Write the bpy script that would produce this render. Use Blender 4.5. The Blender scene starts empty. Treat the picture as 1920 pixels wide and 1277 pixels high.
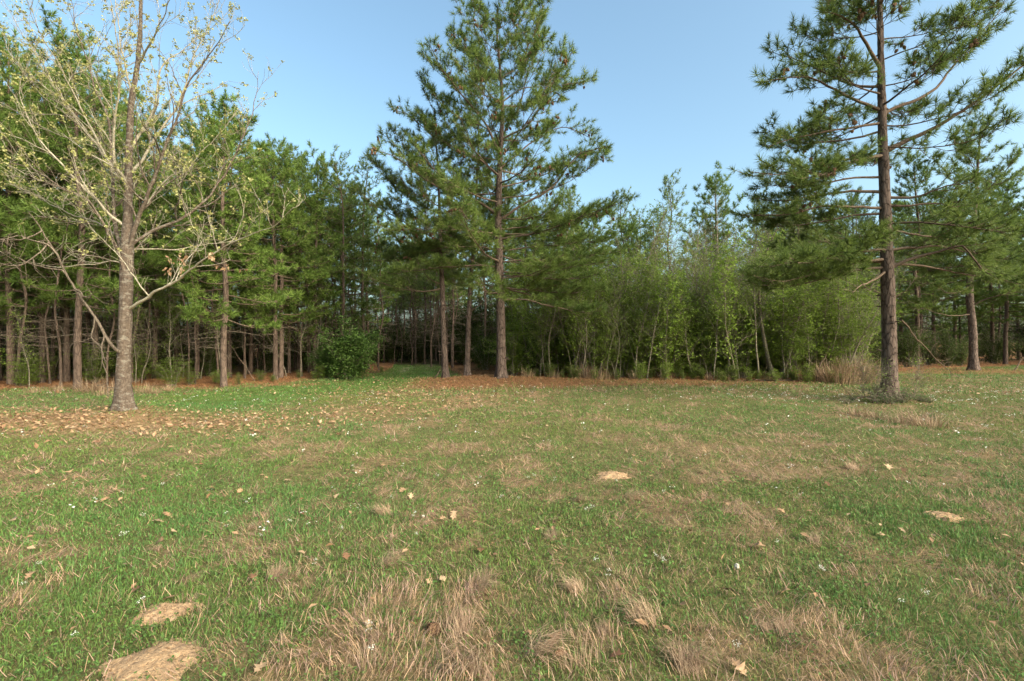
import bpy, math, random
import numpy as np
from math import radians, sin, cos, pi

# ------------------------------------------------------------------ camera, sky, sun, exposure
scene = bpy.context.scene
COL = scene.collection
CAM_H = 1.6
F_PX = 907.0          # focal length in pixels of the 1920 px wide photograph
cam_d = bpy.data.cameras.new('camera')
cam_d.sensor_width = 36.0
cam_d.lens = F_PX / 1920 * 36
cam_d.clip_end = 3000
cam = bpy.data.objects.new('camera', cam_d)
cam.location = (0, 0, CAM_H)
cam.rotation_euler = (radians(90.1), 0, 0)
COL.objects.link(cam)
scene.camera = cam

SUN_AZ = radians(130)   # to the right of the view direction
SUN_EL = radians(31)
world = bpy.data.worlds.new('World')
scene.world = world
world.use_nodes = True
wn = world.node_tree.nodes
wl = world.node_tree.links
bg = wn['Background']
sky = wn.new('ShaderNodeTexSky')
sky.sky_type = 'NISHITA'
sky.sun_disc = False
sky.sun_elevation = SUN_EL
sky.sun_rotation = SUN_AZ
sky.air_density = 1.0
sky.dust_density = 4.5
sky.ozone_density = 1.6
tn = wn.new('ShaderNodeMixRGB'); tn.blend_type = 'MULTIPLY'; tn.inputs[0].default_value = 1.0
tn.inputs[2].default_value = (.92, 1.05, .95, 1)      # hazy azure air
wl.new(sky.outputs[0], tn.inputs[1]); wl.new(tn.outputs[0], bg.inputs[0])
bg.inputs[1].default_value = 0.15
sun_d = bpy.data.lights.new('sun', 'SUN')
sun_d.energy = 2.3
sun_d.angle = radians(36)
sun_d.color = (1.0, 0.91, 0.79)
sun = bpy.data.objects.new('sun', sun_d)
sv = np.array([sin(SUN_AZ) * cos(SUN_EL), cos(SUN_AZ) * cos(SUN_EL), sin(SUN_EL)])
sun.rotation_euler = (pi / 2 - SUN_EL, 0, pi - SUN_AZ)
sun.location = (40, 0, 40)
COL.objects.link(sun)
scene.view_settings.view_transform = 'Standard'
scene.view_settings.look = 'None'
scene.view_settings.gamma = 1.0
scene.view_settings.exposure = 1.3
scene.render.engine = 'CYCLES'
cy = scene.cycles
cy.use_denoising = True
cy.denoiser = 'OPENIMAGEDENOISE'
cy.max_bounces = 6
cy.diffuse_bounces = 4
cy.glossy_bounces = 1
cy.transmission_bounces = 2
cy.transparent_max_bounces = 4
cy.use_adaptive_sampling = True
cy.adaptive_threshold = 0.02
cy.caustics_reflective = False
cy.caustics_refractive = False

# ------------------------------------------------------------------ helpers
def rng_of(seed):
    return np.random.default_rng(seed)

def unit(v):
    v = np.asarray(v, float)
    return v / np.maximum(np.linalg.norm(v, axis=-1, keepdims=True), 1e-9)

def hash2(ix, iy, seed):
    n = (ix.astype(np.int64) * 374761393 + iy.astype(np.int64) * 668265263 + seed * 974634777) & 0x7fffffff
    n = ((n ^ (n >> 13)) * 1274126177) & 0x7fffffff
    return ((n ^ (n >> 16)) & 0xffff) / 65535.0

def vnoise(x, y, scale, seed=0):
    x = np.asarray(x, float) / scale
    y = np.asarray(y, float) / scale
    ix = np.floor(x); iy = np.floor(y)
    fx = x - ix; fy = y - iy
    fx = fx * fx * (3 - 2 * fx); fy = fy * fy * (3 - 2 * fy)
    a = hash2(ix, iy, seed); b = hash2(ix + 1, iy, seed)
    c = hash2(ix, iy + 1, seed); d = hash2(ix + 1, iy + 1, seed)
    return (a * (1 - fx) + b * fx) * (1 - fy) + (c * (1 - fx) + d * fx) * fy

def fbm(x, y, scale, seed=0):
    return (vnoise(x, y, scale, seed) * .55 + vnoise(x, y, scale * .47, seed + 7) * .3 + vnoise(x, y, scale * .21, seed + 13) * .15)

def sstep(a, b, x):
    t = np.clip((np.asarray(x, float) - a) / (b - a), 0, 1)
    return t * t * (3 - 2 * t)

def gz(x, y):
    """height of the ground"""
    x = np.asarray(x, float); y = np.asarray(y, float)
    z = (vnoise(x, y, 5.5, 3) - .5) * .12 + (vnoise(x, y, 1.3, 4) - .5) * .05 + (vnoise(x, y, .45, 5) - .5) * .025
    z = z + .22 * np.exp(-(((x + .9) / 3.0) ** 2 + ((y - 19.2) / 1.6) ** 2)) + .12 * np.exp(-(((x + 8.6) / 1.1) ** 2 + ((y - 10.7) / 1.1) ** 2))
    z = z + .1 * np.exp(-(((x - 10.1) / 1.0) ** 2 + ((y - 13.0) / 1.0) ** 2))
    return z

def W(px, py, d):
    """a point of the place: seen at (px, py) of the photograph, d metres ahead"""
    return np.array([(px - 960) / F_PX * d, d, CAM_H + (640 - py) / F_PX * d])

def GX(px, d):
    x = (px - 960) / F_PX * d
    return x, d, float(gz(x, d))

class MB:
    """collects triangles and quads with a material index and a tint, builds one mesh"""
    def __init__(self):
        self.v = []; self.t = []; self.q = []; self.tm = []; self.qm = []; self.c = []; self.n = 0
    def add(self, V, T=None, Q=None, mat=0, tint=None):
        V = np.asarray(V, float).reshape(-1, 3)
        if T is not None and len(T):
            T = np.asarray(T, np.int64).reshape(-1, 3) + self.n
            self.t.append(T); self.tm.append(np.full(len(T), mat, np.int32))
        if Q is not None and len(Q):
            Q = np.asarray(Q, np.int64).reshape(-1, 4) + self.n
            self.q.append(Q); self.qm.append(np.full(len(Q), mat, np.int32))
        if tint is None:
            tint = np.full(len(V), .5)
        self.c.append(np.broadcast_to(np.asarray(tint, float), (len(V),) + np.shape(tint)[1:]) if np.ndim(tint) else np.full(len(V), float(tint)))
        self.v.append(V); self.n += len(V)
    def tube(self, P, R, k=6, mat=0, tint=.5, cap=True):
        P = np.asarray(P, float); R = np.asarray(R, float)
        n = len(P)
        T = unit(np.gradient(P, axis=0))
        ref = np.array([0., 0., 1.]) if abs(T[0][2]) < .8 else np.array([1., 0., 0.])
        U = np.cross(T, ref); U = unit(U)
        Vv = np.cross(T, U)
        a = np.arange(k) / k * 2 * pi
        ring = P[:, None, :] + R[:, None, None] * (U[:, None, :] * np.cos(a)[None, :, None] + Vv[:, None, :] * np.sin(a)[None, :, None])
        V = ring.reshape(-1, 3)
        i = np.arange(n - 1)[:, None] * k; j = np.arange(k)[None, :]; j2 = (j + 1) % k
        Q = np.stack([i + j, i + j2, i + k + j2, i + k + j], -1).reshape(-1, 4)
        Tt = None
        if cap:
            V = np.vstack([V, P[-1:] + T[-1:] * R[-1]])
            Tt = np.array([[(n - 1) * k + b, (n - 1) * k + (b + 1) % k, n * k] for b in range(k)])
        self.add(V, Tt, Q, mat, tint)
    def sticks(self, A, B, ra, rb, mat=0, tint=.5):
        """many straight three-sided twigs at once"""
        A = np.asarray(A, float); B = np.asarray(B, float)
        if not len(A): return
        n = len(A)
        D = unit(B - A)
        U = unit(np.cross(D, np.array([.31, .52, .79])))
        Vv = np.cross(D, U)
        ra = np.broadcast_to(ra, (n,)); rb = np.broadcast_to(rb, (n,))
        vs = []
        for base, r in ((A, ra), (B, rb)):
            for k in range(3):
                a = k * 2 * pi / 3
                vs.append(base + r[:, None] * (U * cos(a) + Vv * sin(a)))
        V = np.stack(vs, 1).reshape(-1, 3)
        o = np.arange(n)[:, None, None] * 6
        q = np.array([[0, 1, 4, 3], [1, 2, 5, 4], [2, 0, 3, 5]])[None]
        self.add(V, None, (o + q).reshape(-1, 4), mat, tint)
    def needles(self, P, D, n, L, Wd, rng, shoot=.10, mat=1, amin=12, amax=98):
        P = np.asarray(P, float); D = unit(D)
        if not len(P): return
        N = len(P)
        s = rng.random((N, n)) ** 1.3
        ang = np.radians(amin + (amax - amin) * s + rng.normal(0, 7, (N, n)))
        base = P[:, None, :] - D[:, None, :] * (s * shoot)[..., None]
        U = unit(np.cross(D, np.array([.21, .95, .23]) + rng.normal(0, .1, (N, 3))))
        Vv = np.cross(D, U)
        az = rng.random((N, n)) * 2 * pi
        dr = D[:, None, :] * np.cos(ang)[..., None] + (U[:, None, :] * np.cos(az)[..., None] + Vv[:, None, :] * np.sin(az)[..., None]) * np.sin(ang)[..., None]
        dr[..., 2] -= .12
        dr = unit(dr)
        ln = L * rng.uniform(.7, 1.12, (N, n)) * rng.uniform(.55, 1.2, (N, 1))
        w = unit(np.cross(dr, rng.normal(0, 1, (N, n, 3)))) * (Wd / 2)
        V = np.stack([base + w, base - w, base + dr * ln[..., None]], 2).reshape(-1, 3)
        tint = np.repeat(np.clip(rng.normal(.5, .2, N), 0, 1), n * 3)
        tint = np.clip(tint + np.repeat(rng.normal(0, .1, N * n), 3), 0, 1)
        self.add(V, np.arange(N * n * 3).reshape(-1, 3), None, mat, tint)
    def leaves(self, P, size, rng, mat=1, flat=.5, D=None, asp=.55):
        """many rhombic leaves folded along the midrib"""
        P = np.asarray(P, float); N = len(P)
        if not N: return
        d = rng.normal(0, 1, (N, 3)); d[:, 2] *= flat
        if D is not None: d = d * .7 + D
        d = unit(d)
        nrm = rng.normal(0, 1, (N, 3)); nrm[:, 2] += 1.0 / max(flat, .1)
        s = unit(np.cross(d, nrm)); up = np.cross(s, d)
        sz = size * rng.uniform(.6, 1.25, N)[:, None]
        a = P; b = P + d * sz
        m = P + d * sz * .45
        l = m + s * sz * asp * .5 + up * sz * .1; r = m - s * sz * asp * .5 + up * sz * .1
        V = np.stack([a, l, b, r], 1).reshape(-1, 3)
        o = np.arange(N)[:, None, None] * 4
        T = (o + np.array([[0, 2, 1], [0, 3, 2]])[None]).reshape(-1, 3)
        self.add(V, T, None, mat, np.repeat(np.clip(rng.normal(.5, .22, N), 0, 1), 4))
    def mesh(self, name, mats, smooth=False):
        me = bpy.data.meshes.new(name)
        V = np.concatenate(self.v).astype(np.float32)
        T = np.concatenate(self.t) if self.t else np.zeros((0, 3), np.int64)
        Q = np.concatenate(self.q) if self.q else np.zeros((0, 4), np.int64)
        nt, nq = len(T), len(Q)
        me.vertices.add(len(V)); me.vertices.foreach_set('co', V.ravel())
        L = np.concatenate([T.ravel(), Q.ravel()]).astype(np.int32)
        me.loops.add(len(L)); me.loops.foreach_set('vertex_index', L)
        me.polygons.add(nt + nq)
        me.polygons.foreach_set('loop_start', np.concatenate([np.arange(nt) * 3, nt * 3 + np.arange(nq) * 4]).astype(np.int32))
        mi = np.concatenate(self.tm + self.qm) if (self.tm or self.qm) else np.zeros(0, np.int32)
        for m in mats: me.materials.append(M[m])
        me.polygons.foreach_set('material_index', mi.astype(np.int32))
        me.update(calc_edges=True)
        C = np.concatenate(self.c)
        if C.ndim == 2:
            at = me.attributes.new('col', 'FLOAT_COLOR', 'POINT')
            at.data.foreach_set('color', np.hstack([C, np.ones((len(C), 1))]).astype(np.float32).ravel())
        else:
            at = me.attributes.new('tint', 'FLOAT', 'POINT')
            at.data.foreach_set('value', C.astype(np.float32))
        if smooth: me.shade_smooth()
        else: me.shade_flat()
        return me
    def build(self, name, mats, parent=None, smooth=False, local=True):
        if isinstance(mats, str): mats = [mats]
        o = bpy.data.objects.new(name, self.mesh(name, mats, smooth))
        COL.objects.link(o)
        if parent is not None: o.parent = parent
        return o

def tag(o, label=None, cat=None, group=None, kind=None):
    if label: o['label'] = label
    if cat: o['category'] = cat
    if group: o['group'] = group
    if kind: o['kind'] = kind
    return o

def empty(name, loc=(0, 0, 0)):
    o = bpy.data.objects.new(name, None)
    o.empty_display_size = .2
    o.location = loc
    COL.objects.link(o)
    return o

KIDS = {}
def kid(root, o):
    KIDS.setdefault(root.name, []).append(o)
    return o

def copy_tree(root):
    r = root.copy(); COL.objects.link(r)
    for ch in KIDS.get(root.name, []):
        c = ch.copy(); COL.objects.link(c); c.parent = r
    return r

# ------------------------------------------------------------------ materials
M = {}
def mat(name):
    m = bpy.data.materials.new(name); m.use_nodes = True
    nt = m.node_tree
    for n in list(nt.nodes): nt.nodes.remove(n)
    out = nt.nodes.new('ShaderNodeOutputMaterial')
    M[name] = m
    def N(t, **kw):
        n = nt.nodes.new(t)
        for k, v in kw.items(): setattr(n, k, v)
        return n
    return m, N, nt.links.new, out

def ramp(N, stops):
    r = N('ShaderNodeValToRGB')
    el = r.color_ramp.elements
    while len(el) < len(stops): el.new(.5)
    for e, (p, c) in zip(el, stops):
        e.position = p; e.color = (*c, 1)
    return r

def leafy(name, dark, mid, light, trans=.25, rough=.55, spec=.25, objvar=.25, attr='tint'):
    m, N, L, out = mat(name)
    a = N('ShaderNodeAttribute', attribute_name=attr)
    if attr == 'tint':
        r = ramp(N, [(0.05, dark), (.5, mid), (.95, light)])
        L(a.outputs['Fac'], r.inputs[0]); colr = r.outputs[0]
    else:
        colr = a.outputs['Color']
    oi = N('ShaderNodeObjectInfo')
    mr = N('ShaderNodeMapRange'); mr.inputs[3].default_value = 1 - objvar; mr.inputs[4].default_value = 1 + objvar
    L(oi.outputs['Random'], mr.inputs[0])
    h = N('ShaderNodeHueSaturation')
    L(mr.outputs[0], h.inputs['Value']); L(colr, h.inputs['Color'])
    p = N('ShaderNodeBsdfPrincipled')
    p.inputs['Roughness'].default_value = rough
    p.inputs['Specular IOR Level'].default_value = spec
    L(h.outputs[0], p.inputs['Base Color'])
    tr = N('ShaderNodeBsdfTranslucent')
    L(h.outputs[0], tr.inputs['Color'])
    mx = N('ShaderNodeMixShader'); mx.inputs[0].default_value = trans
    L(p.outputs[0], mx.inputs[1]); L(tr.outputs[0], mx.inputs[2]); L(mx.outputs[0], out.inputs[0])

leafy('pine_needles', (.065, .100, .022), (.140, .192, .042), (.215, .262, .068), trans=.45)
leafy('young_pine_needles', (.068, .112, .020), (.138, .205, .040), (.215, .280, .062), trans=.45)
leafy('spring_leaves', (.26, .24, .07), (.38, .36, .13), (.50, .47, .20), trans=.35, objvar=.05)
leafy('fresh_leaves', (.090, .140, .020), (.185, .262, .038), (.28, .37, .066), trans=.5)
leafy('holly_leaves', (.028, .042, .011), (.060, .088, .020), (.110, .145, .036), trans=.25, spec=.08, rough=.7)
leafy('laurel_leaves', (.036, .068, .016), (.075, .130, .028), (.125, .190, .045), trans=.3, spec=.15, rough=.5, objvar=.05)
leafy('dead_leaves', (.17, .085, .045), (.35, .205, .11), (.47, .32, .19), trans=.12, objvar=.2)
leafy('dry_grass', (.21, .130, .082), (.34, .222, .138), (.48, .34, .21), trans=.2, objvar=.2)
leafy('blades', None, None, None, trans=.25, objvar=0, attr='col')
leafy('litter', None, None, None, trans=.1, objvar=0, attr='col', spec=.1)
leafy('petals', (.60, .57, .48), (.74, .71, .62), (.82, .80, .72), trans=.3, objvar=.05)
leafy('stalks', (.05, .09, .02), (.08, .13, .03), (.12, .18, .05), trans=.15)

def bark(name, crack, mid, light, vs=(13, 13, 4.2), bumpd=.02, rough=.9, lichen=0, ck=.3):
    m, N, L, out = mat(name)
    tc = N('ShaderNodeTexCoord')
    mp = N('ShaderNodeMapping'); mp.inputs['Scale'].default_value = vs
    L(tc.outputs['Object'], mp.inputs[0])
    nz = N('ShaderNodeTexNoise'); nz.inputs['Scale'].default_value = 2.0; nz.inputs['Detail'].default_value = 5
    L(mp.outputs[0], nz.inputs['Vector'])
    ad = N('ShaderNodeMixRGB', blend_type='ADD'); ad.inputs[0].default_value = .6
    L(mp.outputs[0], ad.inputs[1]); L(nz.outputs['Color'], ad.inputs[2])
    vo = N('ShaderNodeTexVoronoi', feature='DISTANCE_TO_EDGE'); vo.inputs['Scale'].default_value = 1.0
    L(ad.outputs[0], vo.inputs['Vector'])
    n2 = N('ShaderNodeTexNoise'); n2.inputs['Scale'].default_value = 1.3; n2.inputs['Detail'].default_value = 8; n2.inputs['Roughness'].default_value = .7
    L(mp.outputs[0], n2.inputs['Vector'])
    cr = ramp(N, [(0.0, (ck, ck, ck)), (.10, (.85, .85, .85)), (.4, (1, 1, 1))])
    L(vo.outputs['Distance'], cr.inputs[0])
    col = ramp(N, [(.25, crack), (.5, mid), (.75, light)])
    L(n2.outputs['Fac'], col.inputs[0])
    mu = N('ShaderNodeMixRGB', blend_type='MULTIPLY'); mu.inputs[0].default_value = .75
    L(col.outputs[0], mu.inputs[1]); L(cr.outputs[0], mu.inputs[2])
    last = mu.outputs[0]
    if lichen:
        n3 = N('ShaderNodeTexNoise'); n3.inputs['Scale'].default_value = 1.0; n3.inputs['Detail'].default_value = 6; n3.inputs['Roughness'].default_value = .7
        m3 = N('ShaderNodeMapping'); m3.inputs['Scale'].default_value = (7, 7, 16); L(tc.outputs['Object'], m3.inputs[0])
        L(m3.outputs[0], n3.inputs['Vector'])
        lr = ramp(N, [(.52, (0, 0, 0)), (.60, (lichen,) * 3)])
        L(n3.outputs['Fac'], lr.inputs[0])
        mm = N('ShaderNodeMixRGB'); mm.inputs[2].default_value = (.50, .46, .38, 1)
        L(lr.outputs[0], mm.inputs[0]); L(last, mm.inputs[1]); last = mm.outputs[0]
    oi = N('ShaderNodeObjectInfo')
    mr = N('ShaderNodeMapRange'); mr.inputs[3].default_value = .75; mr.inputs[4].default_value = 1.2
    L(oi.outputs['Random'], mr.inputs[0])
    h = N('ShaderNodeHueSaturation'); L(mr.outputs[0], h.inputs['Value']); L(last, h.inputs['Color'])
    p = N('ShaderNodeBsdfPrincipled'); p.inputs['Roughness'].default_value = rough; p.inputs['Specular IOR Level'].default_value = .12
    L(h.outputs[0], p.inputs['Base Color'])
    b = N('ShaderNodeBump'); b.inputs['Strength'].default_value = .8; b.inputs['Distance'].default_value = bumpd
    hm = N('ShaderNodeMath', operation='ADD'); L(cr.outputs[0], hm.inputs[0]); L(n2.outputs['Fac'], hm.inputs[1])
    L(hm.outputs[0], b.inputs['Height']); L(b.outputs[0], p.inputs['Normal'])
    L(p.outputs[0], out.inputs[0])

bark('pine_bark', (.066, .043, .034), (.138, .095, .076), (.225, .168, .138), vs=(11, 11, 3.4), ck=.14)
bark('forest_bark', (.075, .050, .038), (.135, .092, .070), (.21, .150, .118), vs=(11, 11, 3.5))
bark('branch_bark', (.10, .066, .048), (.165, .112, .08), (.23, .165, .125), vs=(20, 20, 14), bumpd=.008)
bark('pale_bark', (.085, .058, .043), (.155, .112, .084), (.235, .178, .138), vs=(17, 17, 11), bumpd=.012, lichen=.28, ck=.5)
bark('pale_twig', (.22, .18, .125), (.34, .285, .205), (.44, .38, .28), vs=(25, 25, 18), bumpd=.004, lichen=.3)
bark('sapling_bark', (.12, .095, .066), (.205, .165, .115), (.30, .25, .18), vs=(24, 24, 8), bumpd=.005, lichen=.3)
bark('dead_wood', (.10, .073, .053), (.175, .132, .098), (.27, .215, .165), vs=(25, 25, 6), bumpd=.005)
bark('cone_scales', (.10, .055, .032), (.17, .095, .055), (.26, .155, .09), vs=(60, 60, 60), bumpd=.01)

def ground_mat():
    m, N, L, out = mat('ground_soil')
    tc = N('ShaderNodeTexCoord')
    a = N('ShaderNodeAttribute', attribute_name='col')
    n1 = N('ShaderNodeTexNoise'); n1.inputs['Scale'].default_value = 9; n1.inputs['Detail'].default_value = 8; n1.inputs['Roughness'].default_value = .75
    L(tc.outputs['Object'], n1.inputs['Vector'])
    n2 = N('ShaderNodeTexNoise'); n2.inputs['Scale'].default_value = 70; n2.inputs['Detail'].default_value = 4
    L(tc.outputs['Object'], n2.inputs['Vector'])
    r = ramp(N, [(.3, (.45, .45, .45)), (.7, (1.45, 1.4, 1.35))])
    L(n1.outputs['Fac'], r.inputs[0])
    r2 = ramp(N, [(.3, (.6, .6, .6)), (.7, (1.3, 1.3, 1.3))])
    L(n2.outputs['Fac'], r2.inputs[0])
    m1 = N('ShaderNodeMixRGB', blend_type='MULTIPLY'); m1.inputs[0].default_value = 1
    L(a.outputs['Color'], m1.inputs[1]); L(r.outputs[0], m1.inputs[2])
    m2 = N('ShaderNodeMixRGB', blend_type='MULTIPLY'); m2.inputs[0].default_value = 1
    L(m1.outputs[0], m2.inputs[1]); L(r2.outputs[0], m2.inputs[2])
    p = N('ShaderNodeBsdfPrincipled'); p.inputs['Roughness'].default_value = .95; p.inputs['Specular IOR Level'].default_value = .05
    L(m2.outputs[0], p.inputs['Base Color'])
    b = N('ShaderNodeBump'); b.inputs['Strength'].default_value = .7; b.inputs['Distance'].default_value = .03
    L(n1.outputs['Fac'], b.inputs['Height']); L(b.outputs[0], p.inputs['Normal'])
    L(p.outputs[0], out.inputs[0])
ground_mat()

def simple(name, c1, c2, scale, rough=.85, bump=.01):
    m, N, L, out = mat(name)
    tc = N('ShaderNodeTexCoord')
    n1 = N('ShaderNodeTexNoise'); n1.inputs['Scale'].default_value = scale; n1.inputs['Detail'].default_value = 8; n1.inputs['Roughness'].default_value = .7
    L(tc.outputs['Object'], n1.inputs['Vector'])
    r = ramp(N, [(.3, c1), (.7, c2)]); L(n1.outputs['Fac'], r.inputs[0])
    p = N('ShaderNodeBsdfPrincipled'); p.inputs['Roughness'].default_value = rough; p.inputs['Specular IOR Level'].default_value = .1
    L(r.outputs[0], p.inputs['Base Color'])
    b = N('ShaderNodeBump'); b.inputs['Strength'].default_value = .8; b.inputs['Distance'].default_value = bump
    L(n1.outputs['Fac'], b.inputs['Height']); L(b.outputs[0], p.inputs['Normal'])
    L(p.outputs[0], out.inputs[0])
simple('sand', (.34, .20, .105), (.62, .41, .24), 45, .95, .05)
simple('pale_stone', (.36, .31, .25), (.55, .50, .42), 30)

# ------------------------------------------------------------------ layout of the clearing
EDGE = [(-900, 13.0), (-300, 14.5), (0, 15.4), (150, 16.0), (370, 17.0), (520, 19.3), (650, 21.0), (715, 25), (735, 30), (755, 60), (815, 60), (845, 27), (870, 22.5), (950, 20.8),
        (1050, 20.3), (1300, 20.3), (1530, 19.4), (1600, 19.5), (1650, 23), (1720, 27.5), (1800, 29), (1920, 33), (2300, 36), (2900, 38)]
EP = np.array([e[0] for e in EDGE], float); ED = np.array([e[1] for e in EDGE], float)
def edge_depth(x, y):
    return np.interp(960 + F_PX * np.asarray(x, float) / np.maximum(np.asarray(y, float), .5), EP, ED)

def needle_cover(x, y):
    """how much the ground is covered by fallen pine needles, 0..1"""
    x = np.asarray(x, float); y = np.asarray(y, float)
    e = edge_depth(x, y)
    n = fbm(x, y, 1.6, 21)
    a = sstep(-1.8, 1.0, y - e + (n - .5) * 5.0)
    c = np.exp(-(((x + .4) / 4.2) ** 4 + ((y - 18.6) / 2.6) ** 4))
    c2 = .8 * np.exp(-(((x - 4.5) / 5.0) ** 4 + ((y - 18.6) / 2.3) ** 4))
    c3 = .75 * np.exp(-(((x - 22) / 7.0) ** 4 + ((y - 27) / 4.0) ** 4))
    patch = np.clip(np.maximum(np.maximum(c, c2), c3) * 1.5 - (1 - n) * .75, 0, 1)
    lane = np.exp(-(((x + 5.6 + (y - 20) * .12) / 1.5) ** 4)) * sstep(15, 17, y) * (1 - sstep(26, 30, y))
    return np.clip(np.maximum(a, patch) * (1 - .8 * lane), 0, 1)

def lane_cover(x, y):
    """the lush mown track that runs along the left wood and into the trees"""
    x = np.asarray(x, float); y = np.asarray(y, float)
    cx = np.interp(y, [9, 11, 14, 17, 20, 24, 30, 36, 45, 60], [-7.0, -7.4, -8.0, -6.9, -5.2, -5.0, -6.2, -10.5, -20, -40])
    w = np.interp(y, [9, 12, 15, 18, 24, 60], [.8, 1.6, 3.0, 2.8, 1.5, 1.2])
    return np.exp(-(((x - cx) / w) ** 4)) * sstep(9, 12.5, y)

def leaf_cover(x, y):
    x = np.asarray(x, float); y = np.asarray(y, float)
    a = 1.35 * np.exp(-(((x + 8.2) / 3.4) ** 2 + ((y - 9.7) / 1.2) ** 2))
    b = .5 * np.exp(-(((x + 4.6 - (y - 10) * .9) / 2.0) ** 2)) * sstep(7, 9, y) * (1 - sstep(13, 17, y))
    c = .4 * np.exp(-(((x + 2.5) / 2.8) ** 2 + ((y - 15) / 2.2) ** 2))
    return np.clip(np.maximum(np.maximum(a, b), c) * (.45 + fbm(x, y, .8, 61)), 0, 1)

def dry_cover(x, y):
    """share of dry straw among the grass"""
    x = np.asarray(x, float); y = np.asarray(y, float)
    n = fbm(x, y, .75, 31) * .45 + vnoise(x, y, .24, 33) * .3 + vnoise(x, y, .11, 35) * .25
    d = .22 + .76 * sstep(.47, .69, n)
    centre = np.exp(-((x - .4) / 2.6) ** 2) * (1 - sstep(3.5, 6.5, y))
    d = d + .08 * centre
    d = d + .25 * np.exp(-(((x - 3.6) / 2.6) ** 2 + ((y - 6.8) / 1.4) ** 2))
    d = d + .08 * sstep(7, 11, y) * sstep(-3, 1, x)
    d = d - .25 * np.exp(-(((x - 3.5) / 1.5) ** 2 + ((y - 3.6) / 1.3) ** 2)) - .15 * np.exp(-(((x + 2.8) / 1.3) ** 2 + ((y - 4) / 2) ** 2))
    return np.clip(d, 0, 1) * (1 - .8 * lane_cover(x, y))

# ------------------------------------------------------------------ ground
def make_ground():
    def axis(b):
        pos = [0.0]; s = .14
        while pos[-1] < 900:
            pos.append(pos[-1] + s)
            if pos[-1] > b: s *= 1.22
            elif pos[-1] > 10: s = .25
        return np.array(pos)
    ax = axis(28.0); xs = np.concatenate([-ax[:0:-1], ax])
    ay = axis(42.0); back = axis(4.0)
    ys = np.concatenate([-back[:0:-1], ay])
    X, Y = np.meshgrid(xs, ys)
    near = 1 - sstep(60, 200, np.hypot(X, Y))
    Z = gz(X, Y) * near
    nc = needle_cover(X, np.maximum(Y, .5)); dc = dry_cover(X, Y); lc = lane_cover(X, Y); lf = leaf_cover(X, Y)
    soil = np.array([.115, .080, .045]); strw = np.array([.20, .145, .075]); grn = np.array([.085, .120, .030]); ndl = np.array([.215, .112, .055]); lfc = np.array([.33, .20, .11])
    C = soil * .4 + grn * .6
    C = C[None, None] * (1 - dc[..., None]) + strw * dc[..., None]
    C = C * (1 - lc[..., None]) + grn * lc[..., None]
    C = C * (1 - lf[..., None] * .7) + lfc * lf[..., None] * .7
    C = C * (1 - nc[..., None]) + ndl * nc[..., None]
    sandy = np.exp(-(((X + 5.9 + (Y - 26) * .15) / .35) ** 2)) * sstep(24, 26, Y) * (1 - sstep(33, 38, Y)) * sstep(.4, .6, vnoise(X, Y, .9, 71))
    sandy2 = np.exp(-(((X + 4.5 + (Y - 26) * .15) / .3) ** 2)) * sstep(24, 26, Y) * (1 - sstep(33, 38, Y)) * sstep(.35, .6, vnoise(X, Y, .9, 72))
    s = np.clip(sandy + sandy2, 0, 1)[..., None] * .8
    C = C * (1 - s) + np.array([.46, .36, .26]) * s
    h, w = X.shape
    V = np.stack([X, Y, Z], -1).reshape(-1, 3)
    i = (np.arange(h - 1)[:, None] * w + np.arange(w - 1)[None]).reshape(-1)
    Q = np.stack([i, i + 1, i + w + 1, i + w], -1)
    b = MB(); b.add(V, None, Q, 0, C.reshape(-1, 3))
    o = b.build('ground', 'ground_soil', smooth=True)
    tag(o, 'grassy clearing floor turning to needle litter under the trees', 'ground', kind='structure')
make_ground()

# ------------------------------------------------------------------ grass, straw and litter (uncountable)
def blade_mesh(b, x, y, length, width, lean_az, lean, col, segs, rng, z0=0.0):
    n = len(x)
    z = gz(x, y) + z0
    base = np.stack([x, y, z], -1)
    dirh = np.stack([np.cos(lean_az), np.sin(lean_az), np.zeros(n)], -1)
    wa = rng.random(n) * pi
    wv = np.stack([np.cos(wa), np.sin(wa), np.zeros(n)], -1) * (width / 2)[:, None]
    up = np.array([0, 0, 1.])
    if segs == 1:
        tip = base + dirh * (length * np.sin(lean))[:, None] + up * (length * np.cos(lean))[:, None]
        V = np.stack([base + wv, base - wv, tip], 1).reshape(-1, 3)
        b.add(V, np.arange(n * 3).reshape(-1, 3), None, 0, np.repeat(col, 3, 0))
    else:
        a1 = lean * .55; a2 = np.minimum(lean * 1.5, 1.75)
        m = base + dirh * (length * .55 * np.sin(a1))[:, None] + up * (length * .55 * np.cos(a1))[:, None]
        tip = m + dirh * (length * .5 * np.sin(a2))[:, None] + up * (length * .5 * np.cos(a2))[:, None]
        V = np.stack([base + wv, base - wv, m + wv * .75, m - wv * .75, tip], 1).reshape(-1, 3)
        o = np.arange(n)[:, None, None] * 5
        T = (o + np.array([[0, 1, 3], [0, 3, 2], [2, 3, 4]])[None]).reshape(-1, 3)
        cc = np.repeat(col, 5, 0)
        b.add(V, T, None, 0, cc)

def scatter(rng, y0, y1, dens, slope=1.16, margin=.8):
    area = (y1 - y0) * 2 * (slope * (y0 + y1) / 2 + margin)
    n = int(area * dens)
    y = np.sqrt(rng.random(n) * (y1 * y1 - y0 * y0) + y0 * y0)
    x = rng.uniform(-1, 1, n) * (slope * y + margin)
    return x, y

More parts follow.
